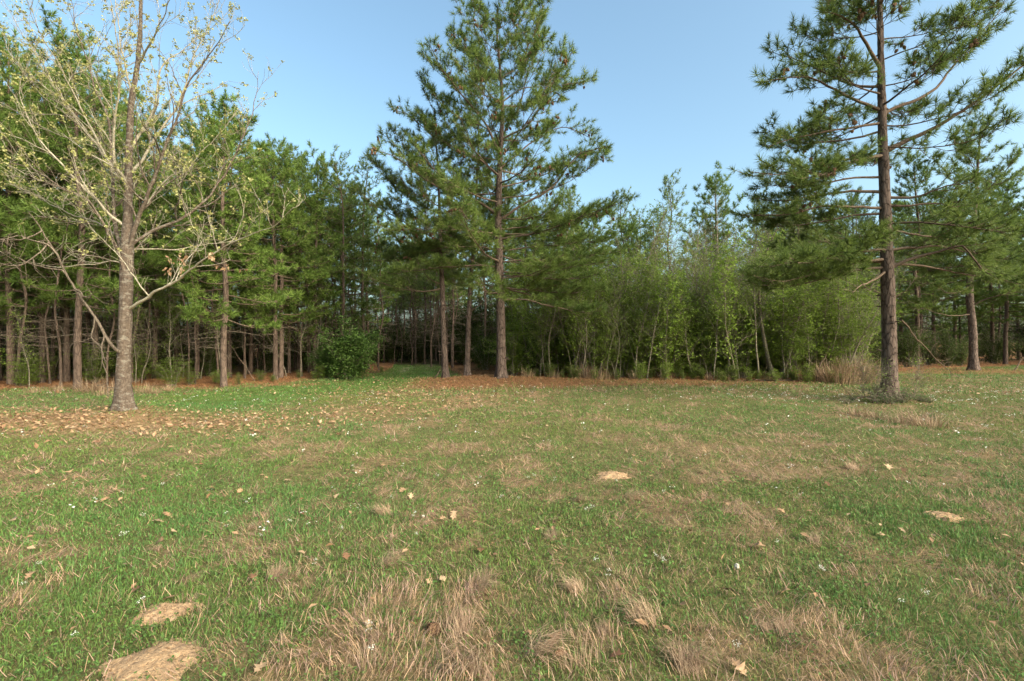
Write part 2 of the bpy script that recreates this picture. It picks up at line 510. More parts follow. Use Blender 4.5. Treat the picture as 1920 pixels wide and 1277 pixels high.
MOUNDS = [(285, 1242, .33, .10), (310, 1150, .21, .075), (1150, 892, .26, .11), (1770, 968, .20, .06)]
def ground_point(px, py):
    d = F_PX * CAM_H / (py - 640)
    for _ in range(4):
        x = (px - 960) / F_PX * d
        d = F_PX * (CAM_H - float(gz(x, d))) / (py - 640)
    return (px - 960) / F_PX * d, d
MXY = [(*ground_point(px, py), r * .70, h * .38) for px, py, r, h in MOUNDS]
def off_mounds(x, y):
    k = np.ones(len(x), bool)
    for mx, my, r, h in MXY:
        k &= (((x - mx) / (r * 1.0)) ** 2 + ((y - my) / (r * .8)) ** 2) > .95 - .8 * vnoise(x, y, .07, 91)
    return k | (rng_of(77).random(len(x)) < .06)

def make_grass():
    rng = rng_of(11)
    g = MB(); st = MB()
    bands = [(1.5, 3.2, 7600, .0040, .050, 2), (3.2, 5.5, 4600, .0055, .048, 2), (5.5, 9, 2300, .0085, .05, 1), (9, 15, 1150, .014, .052, 1), (15, 34, 400, .026, .08, 1)]
    for (y0, y1, dens, wd, ht, segs) in bands:
        x, y = scatter(rng, y0, y1, dens, 1.16 if y0 < 5 else 1.45)
        nc = needle_cover(x, y); lf = leaf_cover(x, y); dc = dry_cover(x, y)
        cl = fbm(x, y, .55, 41)
        keep = (rng.random(len(x)) < (1 - .9 * nc) * (1 - .75 * lf) * (.35 + .9 * cl) * (1 - .35 * dc)) & off_mounds(x, y)
        keep &= y < edge_depth(x, y) + .6
        x, y, dc, cl = x[keep], y[keep], dc[keep], cl[keep]
        n = len(x)
        lane = lane_cover(x, y)
        ln = ht * rng.uniform(.35, 1.25, n) * (.45 + .95 * cl) * (1 - .25 * lane)
        dry = rng.random(n) < .10 + dc * .55
        ln = np.where(dry, ln * .8, ln)
        hue = rng.normal(0, 1, n) * .5 + (fbm(x, y, 2.3, 43) - .5) * 3
        c = np.array([.120, .192, .046])[None] * (1 + .22 * rng.normal(0, 1, n)[:, None]).clip(.45, 1.7)
        c[:, 0] *= 1 + .16 * hue; c[:, 2] *= 1 - .12 * hue
        blu = np.exp(-((x + 4) / 2.2) ** 2) * np.exp(-((y - 7) / 4) ** 2)
        c[:, 0] *= 1 - .2 * np.maximum(blu, lane * .6)
        cd = np.array([.33, .215, .128])[None] * rng.uniform(.55, 1.45, n)[:, None]
        c = np.where(dry[:, None], cd, c).clip(.01, .8)
        lean = np.abs(rng.normal(.7, .38, n)) + dry * .3
        blade_mesh(g, x, y, ln, wd * rng.uniform(.7, 1.4, n) * np.where(dry, .7, 1), rng.random(n) * 2 * pi, lean.clip(0, 1.5), c, segs, rng)
    # low clover-like leaves in the foreground
    for (y0, y1, dens, sz) in [(1.5, 3.5, 1500, .020), (3.5, 6.5, 650, .026)]:
        x, y = scatter(rng, y0, y1, dens)
        cl = fbm(x, y, .4, 47)
        k = (cl > .50) & (rng.random(len(x)) > dry_cover(x, y) * .8) & off_mounds(x, y)
        x, y = x[k], y[k]; n = len(x)
        P = np.stack([x, y, gz(x, y) + rng.uniform(.008, .045, n)], -1)
        t = MB(); t.leaves(P, sz, rng, flat=.35, asp=.8)
        V = t.v[0]; c = np.array([.09, .155, .035])[None] * rng.uniform(.6, 1.45, n)[:, None]
        g.add(V, t.t[0], None, 0, np.repeat(c, 4, 0))
    o = g.build('meadow_grass', 'blades')
    tag(o, 'short green spring grass mixed with dry blades covering the clearing', 'grass', kind='stuff')
    # flattened straw
    for (y0, y1, dens, wd, L, segs) in [(1.5, 3.4, 2300, .0032, .11, 2), (3.4, 6, 1500, .0045, .11, 1), (6, 10, 600, .008, .11, 1), (10, 22, 140, .016, .12, 1)]:
        x, y = scatter(rng, y0, y1, dens)
        dc = dry_cover(x, y)
        k = (rng.random(len(x)) < dc ** 1.3 * (1 - needle_cover(x, y))) & (off_mounds(x, y) | (rng.random(len(x)) < .02)) & (y < edge_depth(x, y))
        x, y = x[k], y[k]; n = len(x)
        az = vnoise(x, y, .5, 51) * 4 * pi + rng.normal(0, .7, n)
        lean = rng.normal(1.22, .25, n).clip(.2, 1.5)
        c = np.array([.38, .242, .155])[None] * rng.uniform(.5, 1.45, n)[:, None]
        c[:, 2] *= rng.uniform(.8, 1.25, n)
        blade_mesh(st, x, y, L * rng.uniform(.4, 1.35, n), wd * rng.uniform(.7, 1.3, n), az, lean, c.clip(.01, .8), segs, rng, z0=.012)
    o = st.build('dry_straw', 'blades')
    tag(o, 'flattened straw-coloured dead grass lying in patches of the meadow', 'straw', kind='stuff')

    # fallen pine needles
    nd = MB()
    for (y0, y1, dens, wd, L) in [(12, 24, 420, .014, .17), (24, 40, 90, .03, .2)]:
        x, y = scatter(rng, y0, y1, dens, margin=1)
        k = rng.random(len(x)) < needle_cover(x, y) ** 1.2
        k &= y < edge_depth(x, y) + 4
        x, y = x[k], y[k]; n = len(x)
        c = np.array([.32, .158, .075])[None] * rng.uniform(.5, 1.5, n)[:, None]
        blade_mesh(nd, x, y, L * rng.uniform(.5, 1.2, n), np.full(n, wd), rng.random(n) * 2 * pi, rng.normal(1.36, .13, n).clip(.6, 1.52), c.clip(.01, .7), 1, rng, z0=.012)
    o = nd.build('pine_needle_litter', 'litter')
    tag(o, 'rust-brown fallen pine needles spread below the pines', 'pine litter', kind='stuff')

    # small dead leaves too many to count
    lf = MB()
    for (y0, y1, dens, sz) in [(2.5, 7, 5, .06), (7, 17, 120, .085), (14, 22, 10, .1)]:
        x, y = scatter(rng, y0, y1, dens)
        w = leaf_cover(x, y) if y0 >= 7 else np.full(len(x), .8)
        if y0 == 14: w = np.full(len(x), .5)
        k = (rng.random(len(x)) < w) & (y < edge_depth(x, y))
        x, y = x[k], y[k]; n = len(x)
        P = np.stack([x, y, gz(x, y) + rng.uniform(.02, .06, n)], -1)
        lf.leaves(P, sz, rng, mat=0, flat=.3, asp=.6)
    o = lf.build('leaf_litter', 'dead_leaves')
    tag(o, 'scatter of small tan dead leaves around the pale leafing tree', 'leaf litter', kind='stuff')

    # specks of white flowers further out
    fl = MB()
    for (y0, y1, dens, sz) in [(4, 8, 4, .022), (8, 16, 3.2, .034), (12, 17, 2.0, .045)]:
        x, y = scatter(rng, y0, y1, dens)
        w = .25 + .9 * (fbm(x, y, 2.2, 81) > .5) + .8 * (x > 6)
        k = (rng.random(len(x)) < w * .6) & (needle_cover(x, y) < .5)
        x, y = x[k], y[k]
        for _ in range(3):
            n = len(x)
            P = np.stack([x + rng.normal(0, .02, n), y + rng.normal(0, .02, n), gz(x, y) + rng.uniform(.06, .10, n)], -1)
            fl.leaves(P, sz, rng, mat=0, flat=.25, asp=.9)
    o = fl.build('small_white_flowers', 'petals')
    tag(o, 'tiny white flowers sprinkled over the far meadow', 'flowers', kind='stuff')
make_grass()

# ------------------------------------------------------------------ curves
def spline(P, n):
    """Catmull-Rom through P, n points"""
    P = np.asarray(P, float)
    if len(P) == 2: return P[0] + (P[1] - P[0]) * np.linspace(0, 1, n)[:, None]
    Q = np.vstack([2 * P[0] - P[1], P, 2 * P[-1] - P[-2]])
    seg = np.linalg.norm(np.diff(P, axis=0), axis=1); cum = np.concatenate([[0], np.cumsum(seg)])
    s = np.linspace(0, cum[-1], n)
    i = np.clip(np.searchsorted(cum, s, 'right') - 1, 0, len(P) - 2)
    t = ((s - cum[i]) / np.maximum(seg[i], 1e-6))[:, None]
    p0, p1, p2, p3 = Q[i], Q[i + 1], Q[i + 2], Q[i + 3]
    return .5 * (2 * p1 + (p2 - p0) * t + (2 * p0 - 5 * p1 + 4 * p2 - p3) * t ** 2 + (3 * p1 - p0 - 3 * p2 + p3) * t ** 3)

def wiggle(P, amp, rng):
    n = len(P)
    w = rng.normal(0, 1, (n, 3)); w[0] = 0
    w = (w + np.roll(w, 1, 0) + np.roll(w, -1, 0)) / 3; w[0] = 0; w[-1] *= .5
    return P + w * amp

def rough_trunk(b, P, R, sides, rng, amp, mat=0, flare=.35, sx=9., sz=3.4):
    """trunk with plates and furrows pressed into its surface"""
    P = np.asarray(P, float); R = np.asarray(R, float).copy(); n = len(P)
    h = P[:, 2] - P[0, 2]
    R = R * (1 + flare * np.exp(-h / .32))
    T = unit(np.gradient(P, axis=0))
    U = unit(np.cross(T, np.array([0., 1., 0.]))); Vv = np.cross(T, U)
    a = np.arange(sides) / sides * 2 * pi
    A, H = np.meshgrid(a, h)
    s1 = int(rng.integers(1000))
    per = sides
    j = (A / (2 * pi) * per)
    pl = vnoise(A * sx * R[:, None] * 2.2 + 50, H * sz, 1.0, s1) + .6 * vnoise(A * 3, H * 9, 1.0, s1 + 1)
    blend = sstep(0, .6, A) * sstep(0, .6, 2 * pi - A)
    lob = 1 + .35 * flare * np.exp(-H / .25) * np.sin(A * 5 + s1)
    rr = R[:, None] * lob * .98 + amp * (pl - .8) * 2 * blend
    V = P[:, None] + rr[..., None] * (U[:, None] * np.cos(a)[None, :, None] + Vv[:, None] * np.sin(a)[None, :, None])
    i = np.arange(n - 1)[:, None] * sides; k = np.arange(sides)[None]; k2 = (k + 1) % sides
    b.add(V.reshape(-1, 3), None, np.stack([i + k, i + k2, i + sides + k2, i + sides + k], -1).reshape(-1, 4), mat)

# ------------------------------------------------------------------ pines
def pine_branch(pts, r0, rng, bark_mb, leaf_mb, start=.35, spacing=.165, twig_len=.95, n_needle=26, L=.215, Wd=.016, lift=.25, dens=1.0, bare=False, seg_k=6, flatness=.35, twig_mat=0):
    """limb along pts with twigs and needle tufts; bark of the limb goes to bark_mb, twigs and needles to leaf_mb"""
    length = np.linalg.norm(np.diff(pts, axis=0), axis=1).sum()
    n = max(6, int(length / .22))
    P = wiggle(spline(pts, n), .03 * min(1, length / 2), rng)
    R = r0 * (1 - np.linspace(0, 1, n) ** .8 * .86)
    bark_mb.tube(P, R, seg_k, 0)
    T = unit(np.gradient(P, axis=0))
    A = []; B = []; tp = []; td = []
    m = max(2, int(length * (1 - start) / spacing * dens))
    for q in range(m):
        t = start + (1 - start) * (q + rng.random()) / m
        i = min(n - 1, int(t * (n - 1)))
        tan = T[i]
        lat = unit(np.cross(tan, [0, 0, 1.]) + 1e-6) * (1 if q % 2 else -1)
        d = unit(tan * rng.uniform(.5, 1.0) + lat * rng.uniform(.4, 1.1) + np.array([0, 0, 1]) * rng.normal(lift, flatness))
        ln = twig_len * (1.05 - .75 * (t - start) / (1 - start)) * rng.uniform(.55, 1.2)
        p0 = P[i]
        p1 = p0 + d * ln * .55
        d2 = unit(d + np.array([0, 0, .25]))
        p2 = p1 + d2 * ln * .45
        A += [p0, p1]; B += [p1, p2]
        tp.append(p2); td.append(d2 + np.array([0, 0, .3]))
        ns = max(1, int(ln / .19))
        for s in range(ns):
            u = .3 + .7 * (s + rng.random()) / ns
            o = p0 + (p1 - p0) * min(1, u / .55) if u < .55 else p1 + (p2 - p1) * (u - .55) / .45
            l2 = unit(np.cross(d, [0, 0, 1.]) + 1e-6) * (1 if s % 2 else -1)
            d3 = unit(d * rng.uniform(.4, .9) + l2 * rng.uniform(.3, .9) + np.array([0, 0, 1]) * rng.normal(lift + .15, flatness))
            e = o + d3 * rng.uniform(.15, .34)
            A.append(o); B.append(e)
            tp.append(e); td.append(d3 + np.array([0, 0, .3]))
    tp.append(P[-1]); td.append(T[-1] + np.array([0, 0, .4]))
    A = np.array(A); B = np.array(B)
    leaf_mb.sticks(A, B, .0085, .005, twig_mat)
    if not bare:
        leaf_mb.needles(np.array(tp), np.array(td), n_needle, L, Wd, rng, mat=1)
    return np.array(tp), np.array(td)

def cone_mesh(b, P, rng, size=.075, mat=0):
    """pine cones: small scaly eggs hanging from the twigs"""
    k, rings = 7, [(0, .25), (.2, .8), (.45, 1.0), (.7, .8), (1.0, .15)]
    for p in P:
        d = unit(np.array([rng.normal(0, .6), rng.normal(0, .6), -1.0]))
        u = unit(np.cross(d, [.3, .9, .2])); v = np.cross(d, u)
        V = []
        for qi, (t, r) in enumerate(rings):
            for j in range(k):
                a = (j + .5 * (qi % 2)) / k * 2 * pi
                rr = r * size * .36 * (1.15 if j % 2 else .9)
                V.append(p + d * size * t * 1.15 + (u * cos(a) + v * sin(a)) * rr)
        Q = [[q * k + j, q * k + (j + 1) % k, (q + 1) * k + (j + 1) % k, (q + 1) * k + j] for q in range(len(rings) - 1) for j in range(k)]
        b.add(V, None, Q, mat)

def hero_pine(name, label, base_px, depth, trunk_px, r_base, limbs, profile, seed, fill_n, cone_n, group=None, needle_w=.015, n_needle=42, dens=1.2, fill_lo=None, top_r=.02):
    """a pine with its limbs where the photograph shows them; profile = [(height m, reach m)] fills the rest of the crown"""
    rng = rng_of(seed)
    bx, by, bz = GX(base_px, depth)
    root = empty(name, (bx, by, bz))
    org = np.array([bx, by, bz])
    tp = np.array([W(px, py, depth) - org for px, py in trunk_px]); tp[0] = (0, 0, -.12)
    hgt = tp[-1][2]
    n = int(hgt / .07)
    P = spline(tp, n)
    R = np.interp(np.linspace(0, 1, n), [0, .3, .52, .72, 1], [r_base, r_base * .84, r_base * .62, r_base * .38, top_r])
    t = MB(); rough_trunk(t, P, R, 26, rng, .011, flare=.8)
    for _ in range(16):     # broken stubs
        i = int(rng.uniform(.05, .45) * n); a = rng.random() * 2 * pi
        d = np.array([cos(a), sin(a), rng.uniform(-.1, .3)])
        t.tube([P[i], P[i] + d * (R[i] + .02), P[i] + d * (R[i] + rng.uniform(.05, .18))], [.028, .02, .012], 5)
    t.build('trunk', 'pine_bark', root, smooth=True)
    crown = MB(); tips = []
    pz = P[:, 2]
    def at_height(z):
        i = min(n - 1, int(np.argmin(np.abs(pz - z)))); return P[i], R[i]
    for (pts, dd, r, opt) in limbs:
        k = len(pts)
        dep = depth + np.linspace(0, 1, k) ** 1.1 * dd
        L3 = np.array([W(px, py, d) - org for (px, py), d in zip(pts, dep)])
        c, rr = at_height(L3[0][2]); L3[0] = c
        b = MB()
        tt, _ = pine_branch(L3, r * .8, rng, b, crown, n_needle=n_needle, Wd=needle_w, seg_k=8, L=.245, **{'dens': dens, **opt})
        if not opt.get('bare'): tips.append(tt)
        b.build('branch', 'branch_bark', root, smooth=True)
    hs = np.array([p[0] for p in profile]); rs = np.array([p[1] for p in profile])
    zlo = fill_lo if fill_lo is not None else hs[0]
    az = rng.random() * 6
    for q in range(fill_n):
        z = zlo + (hgt - .15 - zlo) * (q + rng.random() * .8) / fill_n
        c, rr = at_height(z)
        az += 2.4 + rng.normal(0, .35)
        f = (z - zlo) / (hgt - zlo)
        reach = np.interp(z, hs, rs) * rng.uniform(.65, 1.05)
        el = np.interp(f, [0, .4, .8, 1], [-.08, .18, .65, 1.1]) + rng.normal(0, .1)
        h = np.array([cos(az), sin(az), 0])
        p1 = c + h * reach * .35 + np.array([0, 0, reach * .35 * (math.tan(min(el, 1.15)) - .12)])
        p2 = c + h * reach * .7 + np.array([0, 0, reach * .7 * math.tan(min(el, 1.15))])
        p3 = c + h * reach + np.array([0, 0, reach * math.tan(min(el, 1.15)) + reach * .18])
        b = MB()
        r = max(.012, rr * rng.uniform(.2, .34))
        tt, _ = pine_branch([c, p1, p2, p3], r, rng, b, crown, n_needle=n_needle, Wd=needle_w, L=.245, dens=dens, start=.2 if f < .6 else .15, twig_len=min(.9, .35 + reach * .2))
        tips.append(tt)
        b.build('branch', 'branch_bark', root, smooth=True)
    # leading shoot
    q = P[int(n * .93):]
    crown.needles(q, np.tile([0, 0, 1.], (len(q), 1)) + rng.normal(0, .3, (len(q), 3)), n_needle, .19, needle_w, rng, mat=1)
    c = crown.build('crown', ['branch_bark', 'pine_needles'], root)
    if cone_n:
        tips = np.concatenate(tips); tips = tips[tips[:, 2] > hgt * .38]
        pk = tips[rng.integers(0, len(tips), cone_n // 3)]
        pk = np.repeat(pk, 3, 0) + rng.normal(0, .07, (len(pk) * 3, 3)) - np.array([0, 0, .06])
        cb = MB(); cone_mesh(cb, pk, rng, .125)
        tag(cb.build('pine_cone_cluster', 'cone_scales', c), 'brown pine cones hanging among the needles', kind='stuff')
    tag(root, label, 'pine tree', group)
    return root

# the three pines standing together beside the track
hero_pine('pine_tree', 'tallest and thickest of three pines beside the track, laden with brown cones', 940, 18.6,
    [(940, 718), (939, 600), (936, 480), (934, 400), (938, 290), (942, 200), (936, 110), (932, 60), (933, 14)], .185,
    [([(932, 408), (900, 378), (860, 362), (810, 345), (770, 315), (735, 292), (695, 280)], -1.4, .075, dict(start=.42)),
     ([(938, 412), (985, 382), (1040, 345), (1065, 312), (1095, 285), (1145, 272)], -1.0, .08, dict(start=.45)),
     ([(936, 330), (900, 300), (868, 284), (815, 255), (765, 215), (735, 205)], .6, .055, dict(start=.35)),
     ([(940, 318), (965, 292), (1005, 262), (1060, 240), (1110, 262), (1130, 290)], .8, .05, dict(start=.35)),
     ([(936, 290), (914, 240), (890, 205), (862, 172), (825, 120), (800, 75)], -1.5, .065, dict(start=.35)),
     ([(941, 262), (985, 238), (1005, 210), (1035, 160), (1062, 118), (1075, 92)], -.8, .05, dict(start=.4)),
     ([(941, 230), (970, 205), (985, 150), (1000, 90), (1012, 20)], .7, .045, dict(start=.35)),
     ([(940, 350), (990, 338), (1060, 312), (1105, 295), (1140, 300)], 1.6, .04, dict(start=.35)),
     ([(940, 200), (905, 160), (885, 110), (865, 60)], .9, .04, dict(start=.35)),
     ([(940, 190), (985, 165), (1050, 160), (1115, 150)], .5, .04, dict(start=.35)),
     ([(938, 150), (900, 110), (875, 90), (845, 55)], -.7, .035, dict(start=.35)),
     ([(942, 450), (990, 440), (1040, 425), (1110, 400), (1180, 372)], -.6, .06, dict(start=.4, lift=.12, flatness=.2)),
     ([(942, 492), (965, 488), (1000, 486), (1040, 492)], -1.0, .05, dict(start=.75)),
     ([(944, 508), (1000, 518), (1080, 524), (1125, 512)], -1.2, .045, dict(start=.35, lift=.15, flatness=.2)),
     ([(940, 560), (985, 563), (1040, 577), (1100, 586), (1130, 580)], -1.5, .05, dict(start=.3, lift=.2, flatness=.18, twig_len=1.1)),
     ([(944, 520), (1010, 515), (1080, 500), (1150, 490)], 1.4, .045, dict(start=.3, lift=.1, flatness=.18)),
     ([(936, 470), (890, 462), (830, 466), (760, 480)], 1.0, .05, dict(start=.35, lift=.1, flatness=.2)),
     ([(940, 470), (1000, 462), (1080, 455), (1150, 445)], .4, .045, dict(start=.2, lift=.12, flatness=.2, twig_len=1.1, dens=1.6)),
     ([(940, 490), (1000, 492), (1080, 482), (1160, 470)], 2.0, .045, dict(start=.2, lift=.12, flatness=.2, twig_len=1.1, dens=1.6)),
     ([(940, 430), (1000, 425), (1080, 412), (1150, 400)], 1.4, .045, dict(start=.2, lift=.12, flatness=.2, twig_len=1.1, dens=1.6)),
     ([(940, 540), (1000, 545), (1070, 550), (1140, 545)], -.2, .045, dict(start=.2, lift=.15, flatness=.2, twig_len=1.1, dens=1.6)),
     ([(938, 500), (880, 498), (800, 505), (730, 515)], .2, .045, dict(start=.2, lift=.15, flatness=.2, twig_len=1.1, dens=1.6)),
     ([(938, 440), (880, 432), (800, 430), (720, 430)], -1.2, .045, dict(start=.2, lift=.15, flatness=.2, twig_len=1.1, dens=1.6))],
    [(3.3, 3.6), (5.5, 4.2), (7.5, 4.2), (9.5, 3.8), (11.5, 3.0), (13, 2.0), (14.5, .7)], 101, 46, 330, group='three pines standing together beside the track')
hero_pine('pine_tree', 'slightly leaning slender pine at the track side of the three', 836, 19.7,
    [(836, 716), (832, 640), (829, 540), (825, 430), (822, 330), (817, 260), (815, 205)], .125,
    [([(824, 450), (775, 425), (715, 392), (660, 352)], -.8, .05, dict(start=.3)),
     ([(824, 400), (770, 372), (720, 330), (690, 290)], .5, .045, dict(start=.3)),
     ([(826, 540), (790, 546), (745, 540), (690, 520)], -1.2, .045, dict(start=.35, lift=.1, flatness=.2)),
     ([(826, 535), (800, 520), (790, 500), (760, 480)], -.8, .035, dict(start=.4)),
     ([(823, 350), (780, 320), (740, 270), (715, 250)], -1.2, .04, dict(start=.25)),
     ([(826, 470), (790, 470), (730, 470), (670, 455)], 1.2, .045, dict(start=.3, lift=.1, flatness=.2))],
    [(4.8, 2.6), (6, 2.8), (8, 2.2), (9.5, 1.2), (11, .5)], 102, 30, 90, group='three pines standing together beside the track')
hero_pine('pine_tree', 'middle slender pine between the leaning one and the tallest of three', 876, 20.1,
    [(875, 713), (878, 620), (882, 540), (889, 440), (894, 340), (897, 270), (896, 200)], .115,
    [([(888, 455), (850, 462), (805, 466), (760, 470)], -.8, .045, dict(start=.4, lift=.1, flatness=.2)),
     ([(880, 585), (900, 570), (915, 545), (930, 510)], -.3, .04, dict(start=.8)),
     ([(884, 535), (905, 532), (925, 535), (950, 540)], -1.4, .05, dict(start=.8)),
     ([(886, 500), (870, 480), (850, 440), (830, 400)], 1.2, .035, dict(start=.35)),
     ([(892, 400), (850, 375), (810, 340), (780, 320)], 1.3, .035, dict(start=.3))],
    [(5.0, 2.3), (6, 2.5), (8, 2.0), (9.5, 1.2), (11, .5)], 103, 26, 40, group='three pines standing together beside the track')
# the tall pine on the right of the meadow
hero_pine('pine_tree', 'tall pine standing alone in the meadow with dead vines around its foot', 1668, 13.0,
    [(1668, 754), (1667, 620), (1663, 480), (1658, 330), (1654, 200), (1652, 90), (1649, -30), (1645, -130), (1643, -200)], .18,
    [([(1662, 285), (1750, 240), (1830, 190), (1920, 120), (2000, 50)], -.8, .085, dict(start=.42, twig_len=.8)),
     ([(1662, 218), (1740, 175), (1790, 120), (1850, 50), (1895, -10)], .9, .065, dict(start=.42, twig_len=.75)),
     ([(1655, 208), (1590, 180), (1530, 148), (1470, 145), (1430, 152)], -.9, .06, dict(start=.4, twig_len=.75)),
     ([(1652, 128), (1625, 80), (1605, 50), (1575, 30), (1545, 22)], -1.1, .07, dict(start=.45, twig_len=.8)),
     ([(1652, 162), (1590, 155), (1530, 130), (1480, 108), (1440, 92)], .8, .05, dict(start=.4, twig_len=.75)),
     ([(1655, 232), (1600, 236), (1540, 250), (1470, 262), (1440, 275)], -.6, .05, dict(start=.3, twig_len=.75)),
     ([(1658, 288), (1600, 296), (1530, 315), (1470, 328), (1405, 322)], -1.2, .055, dict(start=.38, flatness=.22, lift=.15)),
     ([(1660, 292), (1610, 300), (1560, 325), (1500, 335)], -2.2, .05, dict(start=.35, flatness=.22, lift=.15)),
     ([(1660, 362), (1600, 358), (1530, 366), (1450, 378), (1410, 372)], 1.0, .06, dict(start=.4, flatness=.22, lift=.12)),
     ([(1661, 388), (1560, 388), (1480, 402), (1385, 402)], -.5, .055, dict(start=.4, flatness=.22, lift=.12)),
     ([(1661, 370), (1720, 368), (1775, 348), (1830, 340)], -1.2, .055, dict(start=.6, flatness=.22, lift=.12)),
     ([(1661, 386), (1760, 384), (1820, 402), (1870, 420)], -1.0, .045, dict(start=.5, flatness=.22, lift=.1)),
     ([(1662, 508), (1725, 482), (1770, 470), (1805, 462), (1850, 512), (1925, 535)], -1.0, .065, dict(start=.42, flatness=.2, lift=.12)),
     ([(1662, 485), (1600, 491), (1530, 510), (1470, 528), (1405, 515)], -1.6, .06, dict(start=.22, flatness=.2, lift=.2, twig_len=1.0)),
     ([(1662, 490), (1600, 488), (1540, 486), (1470, 488)], .8, .05, dict(start=.3, flatness=.2, lift=.15, twig_len=.9)),
     ([(1662, 470), (1610, 470), (1540, 488), (1440, 500)], -2.4, .05, dict(start=.15, flatness=.2, lift=.18, twig_len=1.1, dens=1.7)),
     ([(1662, 500), (1610, 505), (1550, 520), (1480, 535), (1430, 530)], -.6, .05, dict(start=.15, flatness=.2, lift=.2, twig_len=1.1, dens=1.7)),
     ([(1662, 440), (1600, 445), (1530, 455), (1450, 470)], 1.6, .05, dict(start=.2, flatness=.2, lift=.15, twig_len=1.1, dens=1.5)),
     ([(1662, 470), (1720, 462), (1800, 470), (1880, 490)], .8, .05, dict(start=.2, flatness=.2, lift=.15, twig_len=1.1, dens=1.6)),
     ([(1662, 495), (1740, 500), (1830, 515), (1930, 520)], 1.8, .05, dict(start=.3, flatness=.2, lift=.15, twig_len=1.1, dens=1.6)),
     ([(1662, 420), (1730, 415), (1800, 425), (1900, 440)], -1.6, .045, dict(start=.3, flatness=.2, lift=.15, twig_len=1.0, dens=1.5)),
     ([(1660, 400), (1600, 405), (1520, 420), (1440, 425)], .4, .045, dict(start=.25, flatness=.2, lift=.15, twig_len=1.0, dens=1.5)),
     ([(1660, 330), (1590, 335), (1500, 350), (1420, 350)], .3, .045, dict(start=.3, flatness=.22, lift=.15, dens=1.5)),
     ([(1663, 505), (1630, 528), (1610, 540), (1598, 548)], -1.3, .045, dict(start=.6, bare=True, dens=.7)),
     ([(1664, 565), (1700, 545), (1726, 544)], -.4, .03, dict(start=.6, bare=True, dens=.7)),
     ([(1662, 430), (1720, 440), (1800, 452), (1880, 470)], 1.2, .045, dict(start=.4, flatness=.2, lift=.12))],
    [(4.6, 3.0), (6.5, 3.2), (9, 3.0), (11, 2.2), (12.5, 1.2), (13.5, .5)], 104, 32, 210, fill_lo=6.6)
hero_pine('pine_tree', 'broad pine with a stout dark trunk behind the lone pine, needle litter at its foot', 1825, 26.5,
    [(1825, 696), (1824, 620), (1818, 540), (1826, 440), (1832, 340), (1838, 260), (1842, 235)], .20,
    [([(1822, 575), (1850, 560), (1890, 550), (1940, 545)], -1.5, .06, dict(start=.4, flatness=.2, lift=.12)),
     ([(1822, 590), (1790, 592), (1760, 588), (1720, 575)], -1.0, .05, dict(start=.6, flatness=.2, lift=.12)),
     ([(1822, 500), (1780, 495), (1730, 480), (1680, 470)], -.8, .06, dict(start=.35, flatness=.2, lift=.12)),
     ([(1824, 480), (1870, 470), (1920, 462), (1980, 455)], -1.2, .06, dict(start=.35, flatness=.2, lift=.12)),
     ([(1832, 330), (1870, 345), (1900, 330), (1915, 335)], -.4, .045, dict(start=.35))],
    [(4.2, 4.6), (7, 4.2), (9, 2.6), (11, 1.8), (13.5, .6)], 105, 36, 40, needle_w=.020, n_needle=32)

